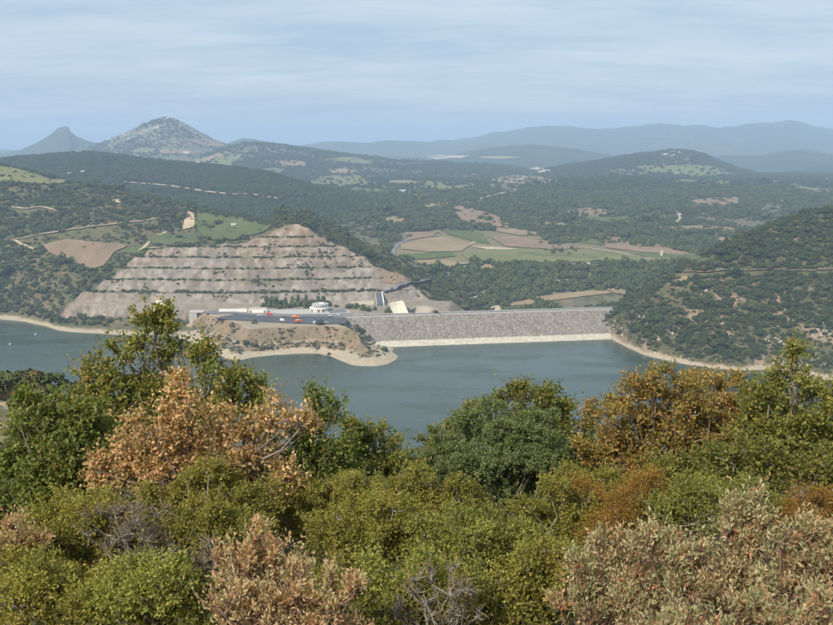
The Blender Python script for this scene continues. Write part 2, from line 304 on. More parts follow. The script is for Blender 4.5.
# the slope the camera stands on
def fore_h(t, Y):
    x = t * Y; r = Y
    z = np.interp(r, [-30, 0, 2, 4.7, 6.3, 8.8, 12, 15, 30, 480, 620], [199.5, 198.3, 197.8, 196.75, 196.2, 195.45, 194.0, 192.6, 184.8, -4, -40])
    z = z + np.clip(r / 25, 0, 1) * (1.2 * fbm(x / 11, Y / 11, 3, 43)) * np.clip(1.3 - r / 60, 0.3, 1)
    sp = np.exp(-((Y - 84) / 26) ** 2) * sstep(-18, -36, x) * 14.6
    return z + sp
GT = np.linspace(-0.66, 0.66, 881); GY = np.geomspace(690, 13000, 1500)
def _grid():
    TT, YY = np.meshgrid(GT, GY); Z = base_h(TT, YY)
    def band(f, y0, y1):
        k = slice(np.searchsorted(GY, y0), np.searchsorted(GY, y1) + 1)
        Z[k] = np.maximum(Z[k], f(TT[k], YY[k]))
    band(left_h, 880, 1900); band(right_h, 690, 1300); band(prom_h, 760, 1020)
    for r in RIDGES.values():
        if r.Y.min() - r.front < 13000: band(r.h, r.Y.min() - r.front, r.Y.max() + r.back)
    return Z
GZ = _grid(); LGY = math.log(GY[0]); DGY = math.log(GY[1] / GY[0])
def surf(t, Y):
    """height of the land, read from a table of the landforms"""
    q = np.clip((np.log(np.maximum(Y, 1.0)) - LGY) / DGY, 0, len(GY) - 1.001); p = np.clip((t - GT[0]) / (GT[1] - GT[0]), 0, len(GT) - 1.001)
    i = q.astype(int); j = p.astype(int); a = q - i; b = p - j
    return (GZ[i, j] * (1 - b) + GZ[i, j + 1] * b) * (1 - a) + (GZ[i + 1, j] * (1 - b) + GZ[i + 1, j + 1] * b) * a
def hit(u, v, y0=760.0):
    """first point of the land seen along the ray through (u, v)"""
    u = np.atleast_1d(np.asarray(u, float)); v = np.atleast_1d(np.asarray(v, float)); t, s = ray(u, v)
    res = np.full(u.shape, np.nan); k0 = np.searchsorted(GY, y0); Ys = GY[k0:]; zg = GZ[k0:]
    p = np.clip((t - GT[0]) / (GT[1] - GT[0]), 0, len(GT) - 1.001); j = p.astype(int); b = p - j
    for i0 in range(0, len(u), 300):
        e = slice(i0, i0 + 300); g = (zg[:, j[e]] * (1 - b[e]) + zg[:, j[e] + 1] * b[e]) - (HC + s[e][None] * Ys[:, None])
        ok = g > 0; k = np.argmax(ok, 0); has = ok.any(0); k = np.clip(k, 1, len(Ys) - 1); ar = np.arange(len(k))
        ga, gb = g[k - 1, ar], g[k, ar]; q = np.clip(ga / (ga - gb + 1e-9), 0, 1)
        res[e] = np.where(has, Ys[k - 1] + (Ys[k] - Ys[k - 1]) * q, np.nan)
    return t * res, res, HC + s * res
def fan(name, hf, u0, u1, nt_, Ys, mat, keep=None, attr=None, kind='structure', smooth=True):
    ts = np.linspace(ray(u0, 300)[0], ray(u1, 300)[0], nt_); Ys = np.asarray(Ys, float)
    TT, YY = np.meshgrid(ts, Ys); Z = hf(TT, YY); n, m = Z.shape
    idx = np.arange(n * m).reshape(n, m)
    q = np.stack([idx[:-1, :-1], idx[:-1, 1:], idx[1:, 1:], idx[1:, :-1]], -1).reshape(-1, 4)
    k = (Z > -150)
    if keep is not None: k &= keep(TT, YY, Z)
    kf = k.ravel()[q].all(1); q = q[kf]
    used = np.unique(q); rem = np.full(n * m, -1); rem[used] = np.arange(len(used)); q = rem[q]
    V = np.stack([TT * YY, YY, Z], -1).reshape(-1, 3)[used]
    o = obj(name, V, q, mat, None, smooth); tag(o, kind=kind)
    if attr is not None:
        rock, rc = attr(TT, YY, Z)
        a = o.data.attributes.new('rock', 'FLOAT', 'POINT'); a.data.foreach_set('value', rock.ravel()[used].astype(np.float32))
        b = o.data.attributes.new('rockcol', 'FLOAT_COLOR', 'POINT')
        b.data.foreach_set('color', np.concatenate([rc.reshape(-1, 3)[used], np.ones((len(used), 1))], 1).astype(np.float32).ravel())
    return o
def lerpc(a, b, f): return np.asarray(a) * (1 - f[..., None]) + np.asarray(b) * f[..., None]

DARKVEG = (0.030, 0.046, 0.022); MIDVEG = (0.05, 0.066, 0.026); SOIL = (0.27, 0.19, 0.12)
m_base = ground_mat('valley_ground', (0.055, 0.07, 0.034), (0.20, 0.16, 0.105), 0.008, 0.07, 0.50, 0.10, (0.085, 0.098, 0.045))
m_far = ground_mat('far_woodland', (0.04, 0.06, 0.04), (0.13, 0.12, 0.085), 0.0022, 0.02, 0.58, 0.08)
m_dark = ground_mat('forest_floor', (0.028, 0.042, 0.024), (0.13, 0.11, 0.07), 0.005, 0.09, 0.60, 0.05)  # dark evergreen ground; on the forest ridge it also paints in a cloud shadow
m_cone = ground_mat('cone_scrub', (0.075, 0.085, 0.045), (0.20, 0.17, 0.115), 0.006, 0.045, 0.52, 0.12)
m_hillL = ground_mat('hillside_scrub_ground', (0.065, 0.075, 0.03), (0.185, 0.135, 0.08), 0.013, 0.2, 0.55, 0.10, (0.10, 0.105, 0.044), 1.0, True)
m_hillR = ground_mat('steep_scrub_ground', (0.07, 0.078, 0.032), (0.19, 0.13, 0.08), 0.02, 0.25, 0.58, 0.09, (0.10, 0.09, 0.045), 0.8, True)
m_prom = ground_mat('promontory_ground', (0.12, 0.10, 0.05), (0.24, 0.175, 0.115), 0.03, 0.3, 0.47, 0.09, None, 0.6, True)
m_fore = ground_mat('leaf_litter', (0.07, 0.06, 0.03), (0.16, 0.115, 0.07), 0.3, 6.0, 0.5, 0.15, None, 0.05)

# valley floor and plain, out to the horizon
fan('terrain', base_h, -260, 1100, 360, np.concatenate([np.linspace(690, 1000, 8), np.linspace(1010, 1700, 110), np.geomspace(1710, 60000, 130)]), m_base)
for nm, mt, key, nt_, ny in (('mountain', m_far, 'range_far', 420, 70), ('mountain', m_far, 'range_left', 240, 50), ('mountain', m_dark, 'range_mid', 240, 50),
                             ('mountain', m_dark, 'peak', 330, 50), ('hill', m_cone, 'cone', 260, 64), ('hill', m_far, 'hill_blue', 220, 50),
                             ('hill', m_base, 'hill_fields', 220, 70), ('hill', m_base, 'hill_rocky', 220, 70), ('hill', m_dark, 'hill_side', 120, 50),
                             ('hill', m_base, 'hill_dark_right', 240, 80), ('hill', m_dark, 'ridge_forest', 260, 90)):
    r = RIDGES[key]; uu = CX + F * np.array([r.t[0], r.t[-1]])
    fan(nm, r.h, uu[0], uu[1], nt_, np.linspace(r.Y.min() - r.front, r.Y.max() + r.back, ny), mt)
def left_attr(T, Y, Z):
    hill, cut, onb, d, past, rz = left_parts(T, Y); x = T * Y
    iscut = (cut > hill - 0.5) & ~past
    rock = np.where(iscut, 1.0, 0.0) * np.clip(1.0 - 0.75 * onb, 0, 1)
    g = fbm(x / 60, Z / 25, 4, 51) * 0.5 + 0.5; st = 0.5 + 0.3 * fbm(x / 5, Z / 14, 3, 53) + 0.45 * fbm(x / 4.5, Z / 4, 3, 54)
    grey = np.array([0.255, 0.222, 0.185]); tan = np.array([0.26, 0.185, 0.125]); pale = np.array([0.40, 0.355, 0.295])
    lf = np.clip(0.15 + 1.3 * (g - 0.45) + 0.55 * sstep(62, 100, Z) + 0.4 * sstep(-300, -390, x), 0, 1)
    rc = lerpc(grey, tan, lf); rc = rc + (pale - rc) * (sstep(0.58, 0.75, st) * 0.5)[..., None]; rc = rc - (rc * 0.45) * (sstep(0.50, 0.30, st) * 0.6)[..., None]
    rc = lerpc((0, 0, 0), (1, 1, 1), np.ones_like(g)) * rc * (0.9 + 0.2 * vnoise(x / 3, Z / 3, 55))[..., None]
    scr = iscut & (vnoise(x / 18, Z / 14, 57) > 0.80) & (Z > 24); rock = np.where(scr, rock * 0.45, rock)
    be = np.clip((9.5 + 2 * fbm(x / 12, Y / 12, 3, 58) - d) / 3, 0, 1) * (Z < 9) * (d > -25)
    rock = np.maximum(rock, be); rc = rc * (1 - be)[..., None] + np.array([0.37, 0.31, 0.22]) * be[..., None]
    flat = (Z > 19) & (Z < 21.5) & iscut; rc = np.where(flat[..., None], np.array([0.26, 0.22, 0.17]), rc)
    return rock, rc
fan('hillside', left_h, -150, 540, 560, np.concatenate([np.linspace(905, 965, 40), np.linspace(966, 1080, 130), np.linspace(1083, 1500, 90), np.linspace(1510, 1850, 16)]), m_hillL, attr=left_attr)
def right_attr(T, Y, Z):
    x = T * Y; Ys = np.interp(T, *SHR); d = Y - Ys - 4 * fbm(x / 25, x / 50 + 8, 3, 27)
    be = np.clip((8.5 + 4 * fbm(x / 9, Y / 9, 3, 61) - d) / 3, 0, 1)
    r2 = sstep(0.52, 0.68, vnoise(x / 16, Z / 12, 63) * 0.6 + 0.4 * vnoise(x / 5, Z / 5, 64)) * sstep(75, 40, Z) * 0.85
    rc = lerpc((0.30, 0.215, 0.15), (0.38, 0.315, 0.225), be); return np.maximum(be, r2), rc
fan('hillside', right_h, 585, 965, 340, np.concatenate([np.linspace(690, 1010, 230), np.linspace(1014, 1260, 25)]), m_hillR, attr=right_attr)
def prom_attr(T, Y, Z):
    x = T * Y; d = prom_d(x, Y)
    be = np.clip((4.4 + 1.6 * fbm(x / 9, Y / 9, 3, 71) - Z) / 1.2, 0, 1) * (Z < 7)
    tr = (sstep(15.5, 17, d) * sstep(23, 21.5, d)) * (x < at_height(350, 340, 8)[0]) * 0.9
    pl = sstep(19.0, 19.7, Z)
    ru = sstep(0.5, 0.7, vnoise(x / 13, Z / 7, 73))
    rc = lerpc((0.27, 0.19, 0.125), (0.40, 0.335, 0.24), np.maximum(be, tr * 0.55)); rc = rc * (1 - pl)[..., None] + np.array([0.33, 0.27, 0.2]) * pl[..., None]
    return np.clip(be + tr + pl + 0.7 * ru * (Z > 9), 0, 1), rc
fan('promontory', prom_h, 160, 430, 330, np.linspace(780, 985, 175), m_prom, attr=prom_attr)
# near slope below the camera
nx, ny = 180, 190
ys = np.concatenate([np.linspace(-12, 30, 90), np.geomspace(30.5, 600, 100)]); xs = np.sign(np.linspace(-1, 1, nx)) * np.abs(np.linspace(-1, 1, nx)) ** 2.2 * 520
XX, YY = np.meshgrid(xs, ys); TT = XX / np.where(np.abs(YY) < 1e-3, 1e-3, YY)
ZZ = fore_h(TT, YY); idx = np.arange(nx * ny).reshape(ny, nx)
tag(obj('slope', np.stack([XX, YY, ZZ], -1).reshape(-1, 3), np.stack([idx[:-1, :-1], idx[:-1, 1:], idx[1:, 1:], idx[1:, :-1]], -1).reshape(-1, 4), m_fore, None, True), kind='structure')
def gz(x, y): return float(fore_h(np.array(x / y), np.array(float(y))))

# lake
mw, t, b = newmat('lake_water')
b.inputs['Base Color'].default_value = (0.052, 0.098, 0.098, 1); b.inputs['Roughness'].default_value = 0.16; b.inputs['IOR'].default_value = 1.33; b.inputs['Specular IOR Level'].default_value = 0.5
p = pos(t); n1 = tnoise(t, p, 0.35, 4, 0.6, (1, 0.6, 1)); n2 = tnoise(t, p, 0.012, 4, 0.6, (1, 2.2, 1)); n3 = tnoise(t, p, 0.006, 3, 0.5, (1, 1.6, 1))
tbump(t, b, n1, 0.35, 0.6)
r_ = tramp(t, n2, [(0.42, (0.09, 0.09, 0.09)), (0.60, (0.36, 0.36, 0.36))]); t.links.new(r_, b.inputs['Roughness'])
t.links.new(tmix(t, tramp(t, n3, [(0.3, (0, 0, 0)), (0.7, (1, 1, 1))]), (0.036, 0.058, 0.045), (0.048, 0.070, 0.051)), b.inputs['Base Color'])
D0 = at_height(397, 346, 0); D1 = at_height(612, 339.5, 0)
wv = [(-900, 380, 0), (900, 380, 0), (900, 905, 0), (D1[0] + 20, D1[1] + 12, 0), (D0[0] - 20, D0[1] + 12, 0), (D0[0] - 60, 1020, 0), (-900, 1100, 0)]
tag(obj('lake', wv, [tuple(range(len(wv)))], mw), kind='structure')
# ------------------------------------------------------------------ fields, tracks and yards laid over the land
m_vine = field_mat('vineyard_rows', (0.062, 0.088, 0.028), (0.115, 0.130, 0.046), 2.6, 0.5)
m_vine2 = field_mat('yellow_vineyard', (0.115, 0.13, 0.048), (0.19, 0.185, 0.08), 3.0, -0.35)
m_dry = field_mat('dry_stubble', (0.20, 0.155, 0.09), (0.29, 0.225, 0.135), 4.0, 0.9)
m_soil = field_mat('bare_soil', (0.17, 0.125, 0.08), (0.26, 0.185, 0.12), 4.0, 0.2)
m_pale = flat_mat('pale_ground', (0.40, 0.345, 0.27), 0.2, 0.02)
m_track = flat_mat('dirt_track', (0.44, 0.34, 0.225), 0.2, 0.2)
m_tar = flat_mat('asphalt', (0.085, 0.09, 0.10), 0.25, 0.25)
m_tar2 = flat_mat('worn_asphalt', (0.17, 0.175, 0.185), 0.2, 0.25)
m_conc = flat_mat('concrete', (0.40, 0.39, 0.36), 0.18, 0.35, 0.85)
m_white = flat_mat('whitewash', (0.74, 0.72, 0.66), 0.08, 0.4, 0.8)
m_cream = flat_mat('cream_concrete', (0.62, 0.55, 0.43), 0.14, 0.3)
def drape(name, pix, mat, lift=None, step=None, y0=760.0, surf_fn=None):
    pts = np.array(pix, float)
    bb = pts.max(0) - pts.min(0); step = step or max(1.2, min(bb) / 7.0)
    bnd = []
    for i in range(len(pts)):
        a, c = pts[i], pts[(i + 1) % len(pts)]; n = max(1, int(np.hypot(*(c - a)) / step))
        nrm = np.array([-(c - a)[1], (c - a)[0]]) / (np.hypot(*(c - a)) + 1e-9)
        for k in range(n):
            q = a + (c - a) * k / n
            if 0 < k: q = q + nrm * random.uniform(-0.16, 0.16) * min(step, 3)
            bnd.append(q)
    gx, gy = np.meshgrid(np.arange(pts[:, 0].min(), pts[:, 0].max(), step), np.arange(pts[:, 1].min(), pts[:, 1].max(), step * 0.6))
    ins = inpoly(gx, gy, bnd) & (sdist(gx, gy, [tuple(q) for q in bnd]) > step * 0.3)
    allp = bnd + [np.array(q) for q in zip(gx[ins], gy[ins])]
    r = delaunay_2d_cdt([Vector((float(q[0]), float(q[1]))) for q in allp], [], [list(range(len(bnd)))], 1, 1e-4)
    vv = np.array([(q.x, q.y) for q in r[0]]); X, Y, Z = hit(vv[:, 0], vv[:, 1], y0)
    bad = np.isnan(Y)
    if bad.all(): return None
    fin = [f for f in r[2] if not any(bad[i] for i in f) and max(Y[i] for i in f) < 1.12 * min(Y[i] for i in f) + 10]
    lf = lift if lift is not None else 0.7 + np.nan_to_num(Y) * 0.0006
    Z = Z + lf; X, Y, Z = (np.nan_to_num(q) for q in (X, Y, Z))
    Zs = np.maximum(Z, surf(X / np.maximum(Y, 1), np.maximum(Y, 1)) + (lf if lift is not None else lf * 0.6))
    o = obj(name, np.stack([X, Y, Zs], -1), [tuple(reversed(f)) for f in fin], mat, None, True)
    return tag(o, kind='structure')
FIELDS = [
 ('meadow', m_vine2, [(-8,166),(16,169),(40,176),(77,182.5),(53,184.5),(0,183),(-8,183)]),
 ('vineyard', m_vine, [(147,242),(156,237),(164,234),(185,234),(194,238),(199,243),(185,246),(158,246)]),
 ('vineyard', m_vine, [(116,254),(132,248.5),(150,247),(143,254)]),
 ('vineyard', m_vine, [(197,213),(225,217),(250,223),(272,227),(262,233),(240,240),(214,241),(204,238),(196,228)]),
 ('field', m_track, [(182,230),(187.5,211.5),(194,214),(195,227),(189,229)]),
 ('field', m_soil, [(42,246),(66,240),(100,243),(128,246),(114,253),(104,266),(92,270),(72,262),(50,254)]),
 ('field', m_track, [(110,201),(119,200),(121,203.5),(112,204)]),
 ('field', m_dry, [(52,153.2),(70,152.5),(90,153),(88,155.5),(50,155.6)]),
 ('field', m_dry, [(186,140),(206,139.6),(220,144),(226,147),(208,147.5),(196,143.8)]),
 ('field', m_vine2, [(124,152.5),(140,149.5),(158,149.5),(152,153.5)]),
 ('field', m_soil, [(158,149.6),(185,150),(203,153),(190,155),(160,153.6)]),
 ('field', m_dry, [(185,166),(198,160),(220,153.5),(224,156),(205,163)]),
 ('field', m_vine2, [(205,167),(210,162),(222,157),(243,154.5),(240,159),(234,163),(230,167)]),
 ('field', m_vine2, [(263,169.3),(276,168.5),(284,171),(280,174),(266,172.5)]),
 ('vineyard', m_vine2, [(310,181),(318,177.5),(335,176),(358,177),(377,184),(360,186),(343,187),(312,185.5)]),
 ('field', m_dry, [(327,171.3),(345,168.8),(358,173),(337,175.3)]),
 ('field', m_vine2, [(329,159.5),(345,157.5),(358,158),(376,165),(360,164.5),(340,162)]),
 ('field', m_vine2, [(349,191),(369,189),(397,192.6),(372,194.5)]),
 ('field', m_dry, [(388,181.5),(404,180.8),(420,182.6),(417,185),(391,184)]),
 ('field', m_soil, [(279,162),(292,160.8),(305,162.5),(306,167),(284,166.6)]),
 ('field', m_dry, [(380,220),(392,217.5),(404,219),(406,226),(390,226.5)]),
 ('field', m_pale, [(424,156.8),(440,155.4),(452,156),(470,156.4),(462,158.6),(448,158.8),(436,160)]), ('field', m_dry, [(478,157.2),(500,156.6),(522,158),(505,159.6),(484,159.2)]),
 ('field', m_pale, [(527,169.8),(537,167.8),(550.5,171),(540,174)]),
 ('field', m_dry, [(487,182.5),(498,178),(511,176),(537,176.5),(550,179.5),(564,183),(532,185)]),
 ('field', m_vine2, [(424,183),(434,181),(450,188),(471,184),(474,187),(447.5,191),(430,189)]),
 ('field', m_soil, [(453,205),(469,208),(490,214),(511,221),(508,229),(479,226),(458,222)]),
 ('field', m_dry, [(424,205.5),(436,202.5),(447.5,203),(450,208),(429,209)]),
 ('field', m_soil, [(487,236),(513.6,237),(540,241),(564,245),(582,248.6),(558,250.5),(506,247)]),
 ('vineyard', m_vine, [(440,229),(462,230),(484,234),(490,245),(470,241),(447.5,235)]),
 ('field', m_dry, [(400,245),(420,240),(442,237.5),(462,242),(471,245.5),(461,252),(430,252.6),(402,250)]),
 ('vineyard', m_vine, [(400,255.5),(430,253.4),(453,253),(456,257),(430,259.5),(400,261)]),
 ('vineyard', m_vine2, [(462,255),(486,250),(511,249),(520,251),(550,252),(572,250.5),(600,253),(629,256),(668,263),(640,263.5),(600,262.5),(548,263),(500,264),(470,262)]),
 ('vineyard', m_vine, [(628,254),(660,254),(697,256),(712,260),(695,264),(668,262.5)]),
 ('field', m_dry, [(476.6,269),(484.5,265),(508,266.5),(500,270.5)]),
 ('field', m_vine2, [(633,167.5),(646,166),(657,166.5),(671,173.5),(653,173.6)]),
 ('field', m_vine2, [(660,166.5),(685,165.4),(711,166.5),(727,171),(737,175.5),(700,177.6),(674,175.6)]),
 ('field', m_vine2, [(672,180),(700,180.6),(732,182.5),(729,185.6),(671,185.6)]),
 ('field', m_soil, [(690,201),(714,198.5),(737,197.5),(740,205),(715,207),(692,206)]),
 ('field', m_soil, [(605,237),(625,238.5),(647,242),(679,251),(697,256),(660,254),(637,252.6),(605,248)]),
 ('field', m_dry, [(708,238.5),(720,237.5),(733,239.4),(726.6,245),(716,244.4)]),
 ('field', m_dry, [(508,306),(520,302),(544,297),(575,293),(606,290.5),(612,294),(585,297),(554,301),(524,306)]),
 ('field', m_dry, [(604,289),(617,288.5),(630,292),(626,295.5),(614,293.5)]),
 ('field', m_soil, [(380,271.5),(396,273),(414,281),(396,285),(380,283)]),
 ('field', m_dry, [(676,281),(684,277),(690,278),(684,283)]),
 ('field', m_soil, [(560,212),(590,208),(615,212),(600,217),(575,217)]),
 ('field', m_dry, [(540,224),(556,222),(570,226),(552,228.5)]),
 ('vineyard', m_vine, [(575,213),(610,218),(640,216),(660,221),(630,224),(590,222)]),
 ('vineyard', m_vine, [(520,251.5),(560,253),(600,256),(596,259),(550,257.4),(515,256)]), ('field', m_dry, [(636,257.6),(668,258.6),(692,262),(660,262.4)]), ('field', m_dry, [(404,262),(440,260.4),(470,263.6),(450,268),(412,268)]), ('field', m_track, [(470,247),(500,248),(520,250),(490,250.6)]), ('field', m_soil, [(405,233),(440,232),(432,237),(408,241)]), ('vineyard', m_vine, [(560,236),(590,239),(618,243),(600,246),(572,242)]), ('field', m_dry, [(492,228),(520,230),(546,235),(520,236),(496,232)]),
 ('field', m_soil, [(650,228),(700,226),(742,229),(735,232),(690,232)]),
]
FPOLY = []
m_olive = field_mat('olive_grassland', (0.125, 0.122, 0.058), (0.21, 0.178, 0.095), 5.0, 0.3, 0.012)
drape('meadow', [(392,262),(397,246),(412,238),(440,229),(480,230),(520,234.6),(560,239),(600,244.6),(650,250),(692,254),(702,262.6),(640,264.6),(560,265.6),(470,267),(420,268)], m_olive, 0.3, 4.0)
for nm, mt, px in FIELDS: drape(nm, px, mt); FPOLY.append(px)
def ribbon(name, pix, wpx, mat, lift=None):
    """a track: constant real width along a line over the land"""
    pts = []
    for i in range(len(pix) - 1):
        (a, b_), (c, d) = pix[i], pix[i + 1]; n = max(2, int(math.hypot(c - a, d - b_) / 3))
        pts += [(a + (c - a) * k / n, b_ + (d - b_) * k / n) for k in range(n)]
    pts.append(pix[-1]); pp = np.array(pts); X, Y, Z = hit(pp[:, 0], pp[:, 1]); ok = ~np.isnan(Y); X, Y, Z = X[ok], Y[ok], Z[ok]
    for _ in range(2):
        X[1:-1] = (X[:-2] + 2 * X[1:-1] + X[2:]) / 4; Y[1:-1] = (Y[:-2] + 2 * Y[1:-1] + Y[2:]) / 4
    tx = np.gradient(X); ty = np.gradient(Y); l = np.hypot(tx, ty) + 1e-6; nx_, ny_ = -ty / l, tx / l; V = []
    for k, q in enumerate((-1, -0.33, 0.33, 1)):
        x2 = X + nx_ * q * wpx / 2; y2 = Y + ny_ * q * wpx / 2; lf = lift or 0.35 + Y.mean() * 0.0006
        V.append(np.stack([x2, y2, surf(x2 / y2, y2) + lf], -1))
    V = np.array(V); V[..., 2] = np.maximum(V[..., 2], V[..., 2].max(0) - 0.5); n = V.shape[1]; F_ = [(k * n + i, k * n + i + 1, (k + 1) * n + i + 1, (k + 1) * n + i) for k in range(3) for i in range(n - 1)]
    return tag(obj(name, V.reshape(-1, 3), F_, mat, None, True), kind='structure')
TRACKS = [('track', [(13,240.5),(34,236.6),(66,231),(92,227.5),(132,222.5),(158,219.5)], 4.5, m_track), ('track', [(13,240.5),(24,246),(34,250)], 4, m_track),
 ('track', [(139,252),(146,247.5),(150,242),(158,236),(166,232.5)], 4.5, m_track), ('track', [(139,252),(150,249),(166,247)], 4.5, m_track),
 ('track', [(124,182.5),(150,184.5),(169,186.5),(190,189.5),(205,192),(232,195.5),(248,194.5),(269,197.5),(282,200),(306,199)], 13, m_track),
 ('track', [(10,207),(26,210),(40,207),(58,212)], 5, m_track),
 ('road', [(390.6,256),(394,248),(404,241),(416,238),(441,236)], 6, m_tar2), ('road', [(383,294),(398,289.5),(414,285),(430,280.5),(446,275.8),(444,269.5),(456,266),(470,264)], 6, m_tar2),
 ('track', [(512,306),(530,300),(560,295),(590,292)], 4, m_pale), ('track', [(660,277.5),(690,272.5),(706,273.5),(730,270.5),(752,271.5),(775,269.5),(800,272),(836,270)], 3.0, m_soil),
 ('track', [(676,225),(680,220),(682,216),(676,212)], 7, m_pale), ('track', [(560,249),(580,247.6),(600,250),(640,257)], 4, m_pale),
 ('track', [(790,186.5),(815,190),(836,191)], 10, m_pale), ('track', [(452,252),(466,246.5),(478,241),(486,236)], 4, m_track),
 ('track', [(480,199),(496,195),(508,192.5),(516,190)], 6, m_track), ('track', [(470,300),(486,292),(494,286),(490,283)], 4, m_track)]
TRK = []
for nm, px, wd, mt in TRACKS: ribbon(nm, px, wd, mt); TRK.append(px)
print('land', time.time() - T0)

# ------------------------------------------------------------------ scattered scrub and woodland (masses, one object each)
def lumpy(name, seed, n=3, sx=1, sz=0.85, mat=None, cone=False):
    """a bush: leaf tufts set all over an uneven body"""
    rs = np.random.default_rng(seed); V = []; Fq = []
    lob = rs.normal(size=(n + 3, 3)) * 0.34; lob[:, 2] = np.abs(lob[:, 2]) * 1.1 + 0.35; rad = rs.uniform(0.38, 0.62, n + 3)
    K = 120
    for i in range(K):
        k = rs.integers(len(lob)); d = rs.normal(size=3); d[2] = abs(d[2]) * 1.0 - 0.25; d /= np.linalg.norm(d)
        c = lob[k] + d * rad[k] * rs.uniform(0.7, 1.05)
        if cone: c = np.array([c[0] * (1.25 - c[2] * 0.65), c[1] * (1.25 - c[2] * 0.65), c[2] * 1.5])
        nrm = d + rs.normal(size=3) * 0.45; nrm /= np.linalg.norm(nrm); a = np.cross(nrm, rs.normal(size=3)); a /= np.linalg.norm(a); b_ = np.cross(nrm, a)
        s = rs.uniform(0.14, 0.26); i0 = len(V)
        for q in range(5):
            an = q * 2 * math.pi / 5 + rs.uniform(-0.3, 0.3); V.append(c + (a * math.cos(an) + b_ * math.sin(an)) * s * rs.uniform(0.7, 1.2) - nrm * 0.05)
        V.append(c + nrm * 0.07); Fq += [(i0 + q, i0 + (q + 1) % 5, i0 + 5) for q in range(5)]
    V = np.array(V) * np.array([sx, sx, sz]); me = obj(name, V, Fq, mat).data
    o = bpy.data.objects[name] if name in bpy.data.objects else None
    for q in list(C.objects):
        if q.data is me: C.objects.unlink(q); bpy.data.objects.remove(q)
    return me
def bush_mat(name, c1, c2, c3):
    m, t, b = newmat(name); oi = t.nodes.new('ShaderNodeObjectInfo'); n = tnoise(t, pos(t), 1.2, 2)
    col = tramp(t, oi.outputs['Random'], [(0.0, c1), (0.55, c2), (1.0, c3)])
    t.links.new(tmix(t, tramp(t, n, [(0.3, (0.7, 0.7, 0.7)), (0.7, (1.25, 1.25, 1.25))]), (0, 0, 0), col, 'MIX') if False else tmix(t, 1.0, col, tramp(t, n, [(0.3, (0.7, 0.7, 0.7)), (0.7, (1.2, 1.2, 1.2))]), 'MULTIPLY'), b.inputs['Base Color'])
    b.inputs['Roughness'].default_value = 0.8; return m
mb_dark = bush_mat('evergreen_leaf', (0.048, 0.066, 0.024), (0.066, 0.084, 0.030), (0.098, 0.108, 0.040))
mb_forest = bush_mat('forest_leaf', (0.036, 0.054, 0.026), (0.046, 0.066, 0.030), (0.066, 0.080, 0.036))  # dark evergreen leaves; the long ridge's cloud shadow is part of this tone
mb_valley = bush_mat('valley_leaf', (0.052, 0.074, 0.025), (0.072, 0.096, 0.032), (0.11, 0.122, 0.042))
mb_olive = bush_mat('olive_leaf', (0.060, 0.078, 0.030), (0.085, 0.098, 0.040), (0.14, 0.12, 0.06))
mb_steep = bush_mat('steep_hill_leaf', (0.032, 0.050, 0.016), (0.046, 0.064, 0.020), (0.080, 0.088, 0.028))
mb_rock = flat_mat('pale_stone', (0.45, 0.39, 0.32), 0.3, 0.4)
BUSH = {k: [lumpy('tuft_mesh', 100 + i, 3 + i, 1.0, sz, mm) for i in range(3)] for k, mm, sz in (('steep', mb_steep, 0.85), ('dark', mb_dark, 0.85), ('forest', mb_forest, 1.05), ('valley', mb_valley, 1.15), ('olive', mb_olive, 0.75))}
def stone_mesh(seed, mat):
    rs = np.random.default_rng(seed); import bmesh
    bm = bmesh.new(); bmesh.ops.create_icosphere(bm, subdivisions=1, radius=0.5)
    for v in bm.verts: v.co *= rs.uniform(0.7, 1.2)
    me = bpy.data.meshes.new('stone_mesh'); bm.to_mesh(me); bm.free(); me.materials.append(mat); return me
m_rip = bush_mat('riprap_stone', (0.215, 0.187, 0.158), (0.245, 0.214, 0.182), (0.28, 0.247, 0.212))
STONES = [stone_mesh(i, mb_rock) for i in range(3)]; RIP = [stone_mesh(10 + i, m_rip) for i in range(3)]
